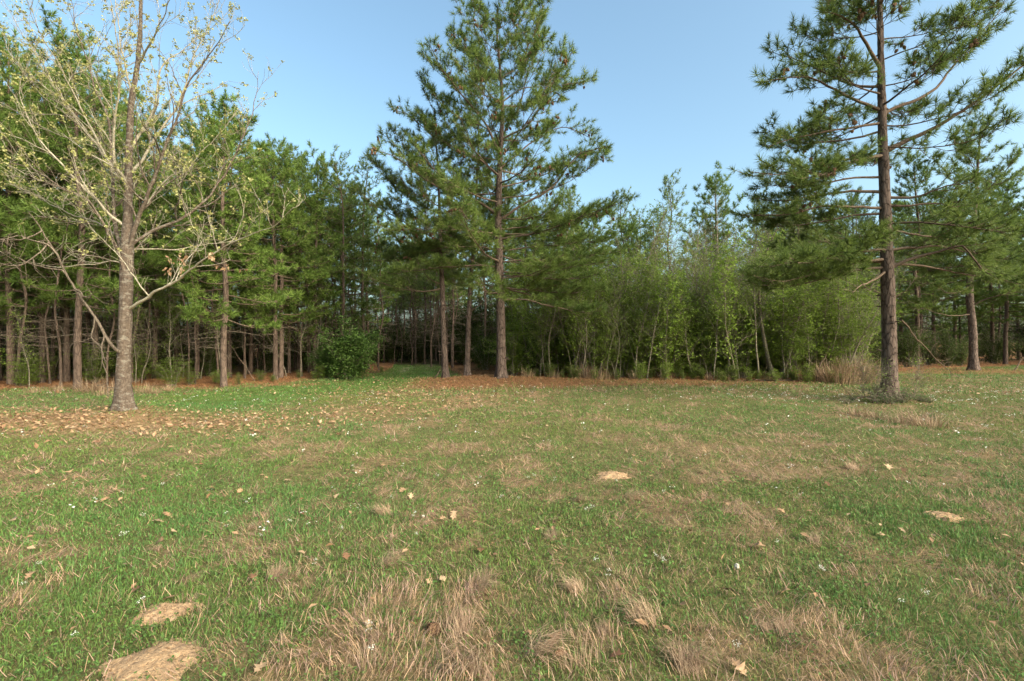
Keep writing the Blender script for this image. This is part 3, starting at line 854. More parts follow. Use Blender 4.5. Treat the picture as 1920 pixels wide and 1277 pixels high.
# ------------------------------------------------------------------ the pale leafing tree on the left
def make_pale_tree():
    rng = rng_of(201)
    depth = 10.7
    bx, by, bz = GX(233, depth)
    org = np.array([bx, by, bz])
    root = empty('broadleaf_tree', org)
    def pp(pts, dd=0.0):
        k = len(pts)
        dep = depth + np.linspace(0, 1, k) * dd
        return np.array([W(px, py, d) - org for (px, py), d in zip(pts, dep)])
    tp = pp([(233, 775), (232, 690), (235, 600), (238, 480), (240, 400), (241, 300), (245, 200), (256, 130), (262, 60), (264, -30), (270, -130)]); tp[0] = (0, 0, -.1)
    n = 120
    P = spline(tp, n)
    R = np.interp(np.linspace(0, 1, n), [0, .12, .36, .42, .6, 1], [.148, .132, .122, .085, .062, .012])
    t = MB(); rough_trunk(t, P, R, 24, rng, .009, flare=.8, sx=12, sz=5)
    t.build('trunk', 'pale_bark', root, smooth=True)
    limbs = [
        ([(240, 545), (222, 470), (205, 445), (190, 415), (165, 377), (110, 350), (67, 320), (0, 305), (-50, 300)], -.8, .062),
        ([(238, 520), (218, 430), (210, 347), (203, 230), (180, 173), (167, 127), (147, 67), (130, -10)], .7, .075),
        ([(240, 360), (230, 333), (214, 300), (217, 207), (222, 133), (217, 67), (205, -20)], -.7, .055),
        ([(240, 480), (257, 410), (283, 347), (307, 283), (333, 217), (350, 160), (385, 110), (407, 80), (430, 40)], -.6, .08),
        ([(242, 285), (265, 245), (287, 207), (303, 127), (343, 93), (390, 60)], .6, .055),
        ([(241, 462), (280, 438), (310, 425), (360, 397), (407, 347), (443, 283), (467, 227), (478, 180), (484, 133)], .5, .062),
        ([(240, 580), (283, 552), (340, 520), (377, 490), (427, 460), (473, 440), (520, 420), (550, 390)], -.9, .055),
        ([(240, 475), (262, 466), (330, 467), (400, 457), (440, 452)], .9, .035),
        ([(240, 430), (205, 400), (165, 360), (127, 320), (70, 257), (43, 200), (37, 153), (57, 110)], -.5, .05),
        ([(240, 500), (215, 490), (165, 495), (110, 500), (50, 490), (10, 500)], -.4, .028),
        ([(241, 400), (255, 340), (290, 290), (330, 330), (335, 340)], 1.0, .03),
        ([(245, 220), (240, 150), (225, 80), (215, 0), (205, -80)], 1.0, .045),
        ([(240, 350), (200, 300), (165, 250), (120, 190), (80, 120), (40, 60), (10, 10)], .9, .05),
        ([(258, 120), (285, 70), (310, 20), (330, -40)], -.6, .04),
        ([(241, 330), (290, 260), (340, 180), (360, 110), (400, 30), (415, -30)], 1.2, .05),
        ([(241, 440), (275, 380), (320, 330), (335, 345), (365, 300), (420, 240), (440, 210)], 1.5, .04),
        ([(240, 460), (190, 420), (130, 400), (70, 370), (20, 340)], 1.3, .04),
        ([(210, 320), (150, 200), (110, 120), (70, 50), (40, -20)], -.9, .04)]
    A, B, ra, lp, ld = [], [], [], [], []
    for pts, dd, r in limbs:
        L3 = pp(pts, dd * 1.8)
        m = int(np.linalg.norm(np.diff(L3, axis=0), axis=1).sum() / .12) + 4
        C = wiggle(spline(L3, m), .018, rng)
        rr = r * (1 - np.linspace(0, 1, m) ** .7 * .9)
        b = MB(); b.tube(C, rr * .7, 8)
        T = unit(np.gradient(C, axis=0))
        ln = np.linalg.norm(np.diff(C, axis=0), axis=1).sum()
        q = .15
        while q < .995:
            i = min(m - 1, int(q * m))
            a = rng.random() * 2 * pi
            rd = unit(np.array([cos(a), sin(a), rng.uniform(-.1, .9)]))
            d = unit(T[i] * .75 + rd * .85)
            cl = (.28 * ln * (1 - q) + .5) * rng.uniform(.45, 1.15)
            k = max(4, int(cl / .12))
            cp = [C[i]]
            dd2 = d.copy()
            for s in range(k):
                dd2 = unit(dd2 + rng.normal(0, .13, 3) + np.array([0, 0, .05])); cp.append(cp[-1] + dd2 * cl / k)
            cp = np.array(cp)
            b.tube(cp, np.linspace(max(.006, rr[i] * .42), .0035, len(cp)), 4)
            for s in range(1, len(cp)):
                for _ in range(1 + (rng.random() < .25)):
                    d3 = unit(unit(cp[s] - cp[s - 1]) * .8 + rng.normal(0, .55, 3) + np.array([0, 0, .2]))
                    e = cp[s] + d3 * rng.uniform(.10, .34)
                    A.append(cp[s]); B.append(e)
                    e2 = e + unit(d3 + rng.normal(0, .4, 3) + np.array([0, 0, .15])) * rng.uniform(.06, .2)
                    A.append(e); B.append(e2)
                    h = e2[2]
                    pr = float(np.interp(h, [1.6, 2.8, 4.0, 5.5, 9], [.02, .14, .5, .9, 1.0]))
                    if rng.random() < pr * .62:
                        for w in range(int(rng.integers(7, 15))):
                            u = rng.random() ** .35
                            lp.append(e + (e2 - e) * (u * 1.1) + rng.normal(0, .018, 3)); ld.append(unit(d3 + rng.normal(0, .8, 3)))
            q += rng.uniform(.16, .34) / max(ln, 1) * 1.25
        b.build('branch', 'pale_twig' if r < .06 else 'pale_bark', root, smooth=True)
    c = MB()
    c.sticks(np.array(A), np.array(B), .0042, .0022, 0)
    # a few of last year's brown leaves on the lower twigs
    c.leaves(np.array(lp), .055, rng, mat=1, flat=.9, D=np.array(ld), asp=.7)
    low = np.array([a for a in B if a[2] < 3.4 and a[0] > .8])
    if len(low):
        pick = low[rng.integers(0, len(low), 22)]
        c.leaves(np.repeat(pick, 3, 0) + rng.normal(0, .03, (66, 3)), .10, rng, mat=2, flat=.9, D=np.tile([0, 0, -.8], (66, 1)), asp=.6)
    c.build('crown', ['pale_twig', 'spring_leaves', 'dead_leaves'], root)
    tag(root, 'pale-barked spreading tree with sparse yellow-green spring leaves ringed by fallen leaves', 'tree')
    # the dead limb caught against its trunk
    r2 = rng_of(202)
    D = pp([(236, 660), (222, 648), (187, 590), (150, 535), (115, 470), (90, 428), (70, 403)], -.9) + np.array([0, -.18, 0])
    C = wiggle(spline(D, 26), .015, r2)
    b = MB(); b.tube(C, np.linspace(.034, .010, 26), 7)
    droot = empty('dead_limb', org + D[0])
    off = -D[0]
    b.v = [v + off for v in b.v]
    b.build('stem', 'dead_wood', droot, smooth=True)
    for pts in ([(150, 537), (135, 522), (97, 515), (50, 497), (28, 478)], [(120, 478), (100, 500), (60, 520), (10, 510)], [(105, 455), (70, 470), (30, 468)], [(195, 605), (192, 640), (205, 660), (215, 690)], [(215, 640), (212, 680), (220, 720), (222, 760)], [(165, 555), (185, 570), (200, 560)], [(130, 500), (110, 480), (60, 470), (20, 480)]):
        L3 = pp(pts, -.3) + np.array([0, -.6, 0])
        j = np.argmin(np.linalg.norm(C - L3[0], axis=1)); L3 = L3 + (C[j] - L3[0])
        s = wiggle(spline(L3, 16), .02, r2)
        tb = MB(); tb.tube(s, np.linspace(.018, .004, 16), 5)
        for _ in range(12):
            i = int(r2.integers(4, 15)); q = s[i] + r2.normal(0, 1, 3) * .16
            tb.tube([s[i], (s[i] + q) / 2 + r2.normal(0, .03, 3), q], [.006, .004, .002], 4)
        tb.v = [v + off for v in tb.v]
        tb.build('twig', 'dead_wood', droot, smooth=True)
    tag(droot, 'bare dead limb leaning out from the trunk of the pale-barked leafing tree', 'dead branch')
make_pale_tree()

# ------------------------------------------------------------------ woodland pines: a few kinds, copied
def forest_pine(name, h, r, crown_lo, reach, seed, fill, needle_mat, n_needle=28, Wd=.026, L=.235, dead=14, lowflat=True, bark='forest_bark', lean=.02):
    rng = rng_of(seed)
    root = empty(name)
    k = 7
    tp = np.array([[0, 0, -.15]] + [[rng.normal(0, lean) * i, rng.normal(0, lean) * i, h * i / (k - 1)] for i in range(1, k)])
    n = max(24, int(h / .22)); P = spline(tp, n)
    R = np.interp(np.linspace(0, 1, n), [0, .5, .8, 1], [r, r * .75, r * .42, .015])
    t = MB(); rough_trunk(t, P, R, 12, rng, .007, flare=.25)
    t_o = kid(root, t.build('trunk', bark, root, smooth=True))
    # dead lower branches
    dm = MB(); A = []; B = []
    for _ in range(dead):
        z = rng.uniform(.12, max(.2, crown_lo)) * h
        i = int(np.argmin(np.abs(P[:, 2] - z))); a = rng.random() * 2 * pi
        ln = rng.uniform(.3, 1.5) * min(1, reach / 1.8)
        d = np.array([cos(a), sin(a), rng.uniform(-.25, .2)])
        p1 = P[i] + d * ln * .6; p2 = P[i] + d * ln + np.array([0, 0, rng.normal(-.06, .1)])
        dm.tube([P[i], p1, p2], [.014, .009, .004], 4)
        for s in range(5):
            o = P[i] + d * ln * rng.uniform(.3, 1); e = o + unit(d + rng.normal(0, .7, 3)) * rng.uniform(.15, .5)
            A.append(o); B.append(e)
    if A: dm.sticks(np.array(A), np.array(B), .005, .002)
    if dead: kid(root, tag(dm.build('dead_twig', 'dead_wood', root, smooth=True), kind='stuff'))
    crown = MB(); lm = MB()
    az = rng.random() * 6
    for q in range(fill):
        f = (q + rng.random() * .7) / fill
        z = h * (crown_lo + (1 - crown_lo) * f ** .9) - .1
        i = int(np.argmin(np.abs(P[:, 2] - z))); c = P[i]
        az += 2.4 + rng.normal(0, .4)
        rch = reach * np.interp(f, [0, .25, .6, .85, 1], [.85, 1, .72, .42, .12]) * rng.uniform(.7, 1.12)
        el = np.interp(f, [0, .4, .75, 1], [-.05, .18, .6, 1.15]) + rng.normal(0, .1)
        hd = np.array([cos(az), sin(az), 0]); tn = math.tan(min(el, 1.2))
        pts = [c, c + hd * rch * .5 + np.array([0, 0, rch * .5 * (tn - .08)]), c + hd * rch + np.array([0, 0, rch * tn + rch * .12])]
        pine_branch(pts, max(.009, R[i] * .28), rng, lm, crown, n_needle=n_needle, Wd=Wd, L=L, spacing=.21, start=.3 if f < .5 else .15, twig_len=min(.8, .25 + rch * .26),
                    flatness=.2 if (lowflat and f < .5) else .35, lift=.1 if f < .5 else .3, seg_k=5)
    q = P[int(n * .94):]
    crown.needles(q, np.tile([0, 0, 1.], (len(q), 1)) + rng.normal(0, .25, (len(q), 3)), n_needle, L, Wd, rng, mat=1)
    kid(root, lm.build('limb', 'branch_bark', root, smooth=True))
    kid(root, crown.build('crown', ['branch_bark', needle_mat], root))
    return root

placed = []
class Kind:
    def __init__(self, root): self.root = root; self.used = False
    def place(self, x, y, s=1.0, rz=0.0, label='', cat='', group=None, sz=None, tilt=(0, 0), name=None, sink=0):
        o = copy_tree(self.root) if self.used else self.root
        self.used = True
        if name: o.name = name
        o.location = (x, y, float(gz(x, y)) - sink)
        o.rotation_euler = (tilt[0], tilt[1], rz)
        o.scale = (s, s, sz if sz else s)
        tag(o, label, cat, group)
        placed.append((x, y))
        return o

R0 = random.Random(5)
edge_kinds = [Kind(forest_pine('pine_tree', 10.5, .115, .25, 2.5, 301 + i, 60, 'young_pine_needles', dead=10)) for i in range(4)]
wood_kinds = [Kind(forest_pine('pine_tree', 10.5, .078, .45, 1.9, 311 + i, 34, 'pine_needles', n_needle=16, dead=26, lean=.035)) for i in range(4)]
pole_kinds = [Kind(forest_pine('pine_tree', 8.0, .04, .6, 1.1, 321 + i, 16, 'pine_needles', n_needle=14, dead=18, lean=.05)) for i in range(3)]

G_LEFT = 'pines along the left edge of the clearing'
# (trunk px, depth, height m, girth factor, label)
left_edge = [(420, 17.2, 9.7, 1.0, 'straight grey-brown pine at the wood edge right of the pale leafing tree'), (146, 16.3, 11.3, 1.15, 'knotty thick-trunked pine just behind the pale leafing tree'),
             (125, 18.5, 11.6, .8, 'narrow pine trunk close beside the knotty thick pine, crown high'), (80, 18.2, 11.4, .8, 'pine further along the left wood past the knotty thick pine'), (180, 18.4, 11.2, .7, 'thin pine trunk showing between the knotty pine and the pale tree'), (370, 20.0, 10.0, .6, 'thin pine between the pale leafing tree and the straight grey-brown pine'), (517, 19.9, 9.2, .8, 'pine behind the thin leaning dead pole at the wood edge'), (527, 21.0, 9.4, .7, 'twin trunk standing just behind the pine by the leaning dead pole'),
             (20, 17.5, 11.8, .9, None), (-60, 16.5, 11.5, 1.0, None), (-160, 16.5, 11, 1.0, None), (-280, 16, 11, 1.0, None), (290, 20.5, 10.8, .7, None),
             (470, 23, 10.6, .7, None), (590, 22.8, 9.9, .7, None), (640, 25, 9.6, .7, None), (560, 25.5, 10.8, .7, None), (690, 28.5, 9.4, .7, None), (230, 21.5, 12.2, .9, None), (60, 21.5, 12.5, .8, None), (0, 22.5, 13, .8, None), (330, 24, 10.8, .7, None), (430, 21, 10.6, .8, None)]
for i, (px, d, h, g, lab) in enumerate(left_edge):
    x, y, _ = GX(px, d)
    edge_kinds[i % 4].place(x, y, s=.62 + .35 * g, sz=h / 10.5, rz=R0.uniform(0, 6.3), label=lab or 'full-crowned young pine in the front rows of the left wood', cat='pine tree', group=None if lab else G_LEFT)
right_edge = [(1340, 30, 11.4), (1180, 29, 8.4), (1720, 31, 13.0), (1480, 33, 10.5), (1600, 34, 11.5), (1885, 34, 12.5), (1860, 37, 13), (1960, 33, 12.5), (2050, 30, 12), (2200, 31, 12), (1690, 38, 12), (1790, 40, 13), (1910, 42, 12), (1110, 26, 8.2), (1060, 31, 9.3), (985, 30, 9.5), (1430, 40, 12), (1550, 42, 12), (2120, 37, 13), (1750, 36, 10), (2330, 33, 12)]
for i, (px, d, h) in enumerate(right_edge):
    x, y, _ = GX(px, d)
    edge_kinds[i % 4].place(x, y, s=1.0 if px < 1650 else 1.15, sz=h / 10.5, rz=R0.uniform(0, 6.3), label='pine rising behind the bare thicket and the lone pine on the right', cat='pine tree', group='pines behind the thicket on the right')

def grow_wood(px0, px1, gap, dmax, count, label, group, kinds, srange, rnd, mind=1.1, off=1.5, maxoff=None):
    done = 0; tries = 0
    while done < count and tries < count * 60:
        tries += 1
        px = rnd.uniform(px0, px1)
        e = float(np.interp(px, EP, ED)); e = min(e, 30)
        d = e + off + (rnd.random() ** 1.2) * ((maxoff or (dmax - e)))
        x = (px - 960) / F_PX * d
        # the track stays open
        cx = float(np.interp(d, [20, 24, 30, 36, 45, 60], [-5.2, -5.0, -6.2, -10.5, -20, -40]))
        if abs(x - cx) < gap: continue
        if any((x - a) ** 2 + (d - b) ** 2 < mind * mind for a, b in placed): continue
        k = kinds[done % len(kinds)]
        s = rnd.uniform(*srange)
        k.place(x, d, s=s, sz=s * rnd.uniform(.9, 1.12), rz=rnd.uniform(0, 6.3), label=label, cat='pine tree', group=group)
        done += 1
grow_wood(-350, 850, 1.2, 52, 110, 'slender pine standing in shade inside the wood left of the track', 'slender pines inside the left wood', wood_kinds, (.85, 1.1), R0)
grow_wood(-100, 850, 1.0, 34, 110, 'thin pole-like young pine trunk in the shade of the left wood', 'thin pine poles inside the left wood', pole_kinds, (.8, 1.2), R0, mind=.6, off=.8)
grow_wood(850, 2250, 1.2, 62, 80, 'slender pine standing deep in the wood beyond the thicket', 'slender pines deep in the right wood', wood_kinds, (.85, 1.1), R0, off=5)

# ------------------------------------------------------------------ saplings and shrubs
def sapling(name, h, r, seed, nbr, leaf_n, leaf_mat, bark='sapling_bark', leaf=.055, lo=.3, fork=False, spread=.5):
    rng = rng_of(seed); root = empty(name)
    b = MB(); tw = MB(); A = []; B = []; lp = []
    stems = 2 if fork else 1
    for sidx in range(stems):
        pts = [np.array([0, 0, -.1])]; d = np.array([rng.normal(0, .12), rng.normal(0, .12), 1.0]) + (np.array([.18 * (1 if sidx else -1), 0, 0]) if fork else 0)
        for i in range(9):
            d = unit(d + np.array([rng.normal(0, .09), rng.normal(0, .09), .08])); pts.append(pts[-1] + d * h / 9)
        P = spline(pts, 30); R = r * (1 - np.linspace(0, 1, 30) ** .9 * .88)
        b.tube(P, R, 7); T = unit(np.gradient(P, axis=0))
        for q in range(nbr):
            f = lo + (1 - lo) * (q + rng.random()) / nbr; i = min(29, int(f * 29)); a = rng.random() * 2 * pi
            d = unit(np.array([cos(a), sin(a), 0]) * spread * 1.3 + T[i] * .7)
            ln = h * rng.uniform(.12, .26) * (1.15 - .6 * f)
            k = 6; cp = [P[i]]
            for s in range(k):
                d = unit(d + rng.normal(0, .16, 3) + np.array([0, 0, .05])); cp.append(cp[-1] + d * ln / k)
            cp = np.array(cp); b.tube(cp, np.linspace(max(.005, R[i] * .4), .0025, k + 1), 4)
            for s in range(1, k + 1):
                for _ in range(1 + (s % 2)):
                    d3 = unit(unit(cp[s] - cp[s - 1]) * .7 + rng.normal(0, .6, 3)); e = cp[s] + d3 * rng.uniform(.12, .45)
                    A.append(cp[s]); B.append(e); lp.append(e)
                    e2 = e + unit(d3 + rng.normal(0, .5, 3)) * rng.uniform(.08, .3); A.append(e); B.append(e2); lp.append(e2)
    kid(root, b.build('stem', bark, root, smooth=True))
    tw.sticks(np.array(A), np.array(B), .0027, .0013, 0)
    if leaf_n:
        lp = np.array(lp); pk = lp[rng.integers(0, len(lp), leaf_n)] + rng.normal(0, .05, (leaf_n, 3))
        tw.leaves(pk, leaf, rng, mat=1, flat=.45, asp=.6)
    kid(root, tw.build('crown', [bark, leaf_mat], root))
    return root

def shrub(name, h, w, seed, stems, leaf_n, leaf_mat, leaf=.07, layered=False, lo=.05):
    rng = rng_of(seed); root = empty(name)
    b = MB(); A = []; B = []; tips = []
    for s in range(stems):
        a = rng.random() * 2 * pi; rr = rng.random() ** .6 * w / 2
        top = np.array([cos(a) * rr, sin(a) * rr, h * rng.uniform(.6, 1.05) * (1 - .35 * (rr / (w / 2)) ** 2)])
        base = np.array([cos(a) * rr * .12, sin(a) * rr * .12, -.08])
        mid = base * .4 + top * .6; mid[:2] *= .75
        P = wiggle(spline([base, mid, top], 14), .03, rng)
        b.tube(P, np.linspace(.022, .004, 14), 5)
        for q in range(16):
            i = int(rng.integers(2, 14)); a2 = rng.random() * 2 * pi
            d = unit(np.array([cos(a2), sin(a2), rng.uniform(.0, .25) if layered else rng.uniform(-.1, .8)]))
            e = P[i] + d * rng.uniform(.2, .6) * w * .42
            A.append(P[i]); B.append(e)
            for u in (.45, .7, .9, 1.0):
                tips.append(P[i] + (e - P[i]) * u)
    kid(root, b.build('stem', 'sapling_bark', root, smooth=True))
    c = MB(); c.sticks(np.array(A), np.array(B), .005, .002, 0)
    tips = np.array(tips); tips = tips[tips[:, 2] > lo * h]
    sg = np.array([.14, .14, .03]) if layered else np.array([.11, .11, .10])
    pk = tips[rng.integers(0, len(tips), leaf_n)] + rng.normal(0, 1, (leaf_n, 3)) * sg
    pk[:, 2] = np.maximum(pk[:, 2], .02)
    c.leaves(pk, leaf, rng, mat=1, flat=.25 if layered else .6, asp=.55)
    kid(root, c.build('crown', ['sapling_bark', leaf_mat], root))
    return root

bare_kinds = [Kind(sapling('sapling', 6.0, .042, 401 + i, 26, 320 if i % 3 else 800, 'fresh_leaves', leaf=.085, fork=False)) for i in range(5)]
green_kinds = [Kind(sapling('sapling', 4.6, .03, 411 + i, 30, 2000, 'fresh_leaves', leaf=.105, lo=.22 - .05 * (i % 3))) for i in range(4)]
bare_tree_kinds = [Kind(sapling('bare_tree', 8.5, .085, 421 + i, 40, 0 if i else 500, 'fresh_leaves', lo=.4, spread=.55)) for i in range(3)]
fresh_kinds = [Kind(shrub('shrub', 2.6, 2.4, 431 + i, 14, 4500, 'fresh_leaves', leaf=.095, layered=True)) for i in range(3)]
holly_kinds = [Kind(shrub('shrub', 2.6, 2.4, 441 + i, 16, 5200, 'holly_leaves', leaf=.085)) for i in range(3)]
leafy_tree_kinds = [Kind(sapling('broadleaf_tree', 9.0, .11, 451 + i, 48, 5200, 'fresh_leaves', leaf=.10, lo=.38, spread=.75)) for i in range(2)]

RT = random.Random(8)
def band(kinds, px0, px1, off0, off1, n, srange, label, cat, group, name=None, tilt=.08, szr=(.85, 1.15), mind=.0):
    for i in range(n):
        for _ in range(30):
            px = px0 + (px1 - px0) * (i + RT.random()) / n
            e = min(float(np.interp(px, EP, ED)), 30)
            d = e + RT.uniform(off0, off1); x = (px - 960) / F_PX * d
            cx = float(np.interp(d, [14, 17, 20, 24, 30, 36, 45, 60], [-8, -6.9, -5.2, -5.0, -6.2, -10.5, -20, -40]))
            if d > 21 and abs(x - cx) < 1.5: continue
            if mind and any((x - a) ** 2 + (d - b) ** 2 < mind * mind for a, b in placed): continue
            break
        s = RT.uniform(*srange)
        kinds[i % len(kinds)].place(x, d, s=s, sz=s * RT.uniform(*szr), rz=RT.uniform(0, 6.3), label=label, cat=cat, group=group, tilt=(RT.gauss(0, tilt), RT.gauss(0, tilt)))

# the thicket between the three pines and the lone pine
band(bare_kinds, 1000, 1600, -.3, 3.0, 58, (.65, 1.05), 'slim grey sapling stem with few leaves standing in the thicket', 'sapling', 'slim sparsely leafed saplings of the thicket', tilt=.045)
band(bare_kinds, 980, 1620, 3, 8, 46, (.9, 1.25), 'slim grey sapling stem with few leaves standing in the thicket', 'sapling', 'slim sparsely leafed saplings of the thicket')
band(green_kinds, 960, 1610, -.1, 5.0, 76, (.65, 1.25), 'thin sapling in fresh green leaf within the thicket', 'sapling', 'leafing saplings of the thicket')
band(bare_tree_kinds, 1150, 1640, 5, 12, 20, (.8, 1.1), 'leafless grey tree with fine twigs rising above the thicket', 'bare tree', 'leafless trees above the thicket')
band(fresh_kinds, 960, 1560, .8, 6, 34, (.7, 1.2), 'low fresh-green shrub filling the foot of the thicket', 'shrub', 'fresh green shrubs of the thicket')
band(fresh_kinds, 980, 1640, -.9, .6, 34, (.14, .34), 'ankle-high green weeds along the ragged foot of the thicket', 'weeds', 'weeds along the thicket foot')
band(fresh_kinds, 350, 720, -.4, 1.2, 12, (.12, .3), 'small green seedling on the needle litter of the left wood edge', 'seedling', 'seedlings along the left wood edge')
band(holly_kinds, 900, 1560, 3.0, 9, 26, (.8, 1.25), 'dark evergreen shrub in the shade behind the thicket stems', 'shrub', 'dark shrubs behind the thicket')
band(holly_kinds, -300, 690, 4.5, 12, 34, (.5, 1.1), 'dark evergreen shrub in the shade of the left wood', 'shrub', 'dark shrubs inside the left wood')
band(fresh_kinds, -250, 330, .6, 3.5, 9, (.35, .7), 'low green bush at the foot of the left wood edge', 'shrub', 'green bushes along the left wood edge')
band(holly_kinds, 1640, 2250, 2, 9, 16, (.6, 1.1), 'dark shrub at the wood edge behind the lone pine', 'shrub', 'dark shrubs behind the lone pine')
band(bare_kinds, -250, 700, .8, 5, 26, (.45, .8), 'bare twiggy sapling at the front of the left wood', 'sapling', 'bare saplings of the left wood')
# singled out
bush = Kind(shrub('shrub', 2.7, 2.6, 475, 24, 15000, 'laurel_leaves', leaf=.10, lo=.0))
x, y, _ = GX(655, 20.6); bush.place(x, y, s=1.1, sz=.92, rz=1, label='dense dark evergreen bush on the wooded side of the track mouth', cat='shrub')
x, y, _ = GX(612, 21.2); bush.place(x, y, s=.62, sz=.62, rz=2.2, label='smaller dark evergreen bush joined to the big bush by the track mouth', cat='shrub')
x, y, _ = GX(325, 17.1); fresh_kinds[1].place(x, y, s=.42, sz=.5, rz=2, label='knee-high feathery green bush just right of the pale tree trunk', cat='shrub')
x, y, _ = GX(1590, 20.0)
lay = Kind(shrub('broadleaf_tree', 5.0, 3.8, 461, 15, 6500, 'fresh_leaves', leaf=.075, layered=True, lo=.32))
lay.place(x, y, rz=.4, label='small tree with layered bright green leaves beside the lone pine', cat='tree')
for px, d, s in ((1250, 27, 1.02), (1215, 30, .95), (1310, 31, 1.0), (1530, 30, 1.1), (1000, 33, 1.0)):
    x, y, _ = GX(px, d)
    leafy_tree_kinds[int(d) % 2].place(x, y, s=s, rz=px, label='tall broadleaf tree in fresh green leaf behind the thicket', cat='tree', group='leafing trees behind the thicket')
for px, d, s in ((1455, 20.2, 1.0), (1463, 20.6, .8)):
    x, y, _ = GX(px, d)
    bare_tree_kinds[1].place(x, y, s=s * 1.15, sz=.8 * s, rz=px, label='stouter dark trunk among the thin saplings at the thicket front', cat='bare tree', group='stout trunks at the thicket front')
# trees closing the view far behind
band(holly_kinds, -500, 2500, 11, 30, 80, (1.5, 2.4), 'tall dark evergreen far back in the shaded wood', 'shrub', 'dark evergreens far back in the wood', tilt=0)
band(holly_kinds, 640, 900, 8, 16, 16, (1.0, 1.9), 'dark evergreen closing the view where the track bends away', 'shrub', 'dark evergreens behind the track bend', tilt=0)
grow_wood(700, 860, .9, 60, 26, 'slender pine crowding behind the bend of the track', 'pines behind the track bend', wood_kinds, (.85, 1.05), R0, off=3, maxoff=22)

# ------------------------------------------------------------------ tall dry grass, tufts, leaves, flowers and small things in the meadow
def tuft(name, seed, n, L, spread, wd, lean0, leanv, az0=None):
    rng = rng_of(seed); b = MB()
    a = rng.random(n) * 2 * pi; rr = rng.random(n) ** .7 * spread
    base = np.stack([np.cos(a) * rr, np.sin(a) * rr, np.full(n, -.01)], -1)
    az = a + rng.normal(0, .6, n) if az0 is None else az0 + rng.normal(0, .55, n)
    ln = L * rng.uniform(.45, 1.15, n); le = np.abs(rng.normal(lean0, leanv, n)).clip(0, 1.5)
    dh = np.stack([np.cos(az), np.sin(az), np.zeros(n)], -1); up = np.array([0, 0, 1.])
    wv = np.stack([-np.sin(az), np.cos(az), np.zeros(n)], -1) * wd / 2
    m = base + dh * (ln * .5 * np.sin(le * .6))[:, None] + up * (ln * .5 * np.cos(le * .6))[:, None]
    l2 = np.minimum(le * 1.4, 1.7)
    t = m + dh * (ln * .5 * np.sin(l2))[:, None] + up * (ln * .5 * np.cos(l2))[:, None]
    t[:, 2] = np.maximum(t[:, 2], .01)
    V = np.stack([base + wv, base - wv, m + wv * .8, m - wv * .8, t], 1).reshape(-1, 3)
    o = np.arange(n)[:, None, None] * 5
    b.add(V, (o + np.array([[0, 1, 3], [0, 3, 2], [2, 3, 4]])[None]).reshape(-1, 3), None, 0, np.repeat(rng.random(n), 5))
    return b.build(name, 'dry_grass')

class Single:
    def __init__(self, o): self.o = o; self.used = False
    def place(self, x, y, z, s=1, rot=(0, 0, 0), label='', cat='', group=None):
        o = self.o
        if self.used:
            o = self.o.copy(); COL.objects.link(o)
        self.used = True
        o.location = (x, y, z); o.rotation_euler = rot; o.scale = (s, s, s) if np.isscalar(s) else s
        tag(o, label, cat, group); return o

RM = random.Random(21)
up_tufts = [Single(tuft('dry_grass_tuft', 501 + i, 55, .17, .10, .0030, .75, .45)) for i in range(4)]
flat_tufts = [Single(tuft('dry_grass_tuft', 511 + i, 130, .30, .10, .0034, 1.22, .22, az0=0.0)) for i in range(4)]
tall_tufts = [Single(tuft('dry_grass_clump', 521 + i, 110, 1.0, .34, .010, .42, .3)) for i in range(3)]
near = [(1085, 1110, 'f', 1.2), (1160, 1080, 'u', 1.1), (1180, 1090, 'u', 1.2), (1135, 1062, 'u', .9), (725, 965, 'f', 1.3), (740, 1010, 'u', 1.0), (895, 1010, 'u', 1.1), (890, 1110, 'f', 1.4), (690, 1255, 'u', 1.7), (660, 1262, 'u', 1.6),
        (1100, 1255, 'u', 1.5), (1075, 1262, 'u', 1.3), (900, 1240, 'f', 1.6), (860, 1190, 'f', 1.3), (1220, 1170, 'f', 1.4), (1280, 1240, 'f', 1.6), (1000, 1230, 'f', 1.3), (940, 1140, 'u', .9), (905, 885, 'u', 1.2), (955, 925, 'u', 1.0), (1025, 1000, 'u', 1.0),
        (910, 935, 'u', 1.0), (1030, 890, 'u', .9), (985, 870, 'u', .9), (720, 1140, 'u', 1.1), (700, 1150, 'u', .9), (350, 1090, 'f', .9), (1290, 1260, 'f', 1.5), (1520, 1100, 'u', .8), (430, 1160, 'u', .9), (620, 1180, 'u', 1.0), (1410, 900, 'u', .9), (1325, 888, 'f', .8), (1600, 880, 'f', 1.1), (1550, 870, 'u', 1.2),
        (1470, 1190, 'f', 1.0), (720, 1060, 'f', 1.0), (1080, 940, 'f', 1.1), (1180, 935, 'f', 1.1), (1700, 905, 'u', .8), (300, 1030, 'f', .7), (520, 1090, 'f', .8), (1240, 1050, 'u', .7)]
for i in range(70):
    px = RM.uniform(250, 1750); py = 800 + 460 * RM.random() ** 1.4
    x, y = ground_point(px, py)
    if float(dry_cover(x, y)) < .35: continue
    near.append((px, py, RM.choice('uf'), RM.uniform(.5, 1.0)))
for i, (px, py, k, s) in enumerate(near):
    x, y = ground_point(px, py)
    K = (up_tufts if k == 'u' else flat_tufts)[i % 4]
    K.place(x, y, float(gz(x, y)), s=s * .52 * RM.uniform(.8, 1.2), rot=(0, 0, RM.uniform(0, 6.3)),
            label='upright tuft of straw-coloured dead grass in the meadow' if k == 'u' else 'bent-over swathe of straw-coloured dead grass in the meadow', cat='dry grass',
            group='upright dead grass tufts in the meadow' if k == 'u' else 'bent dead grass swathes in the meadow')
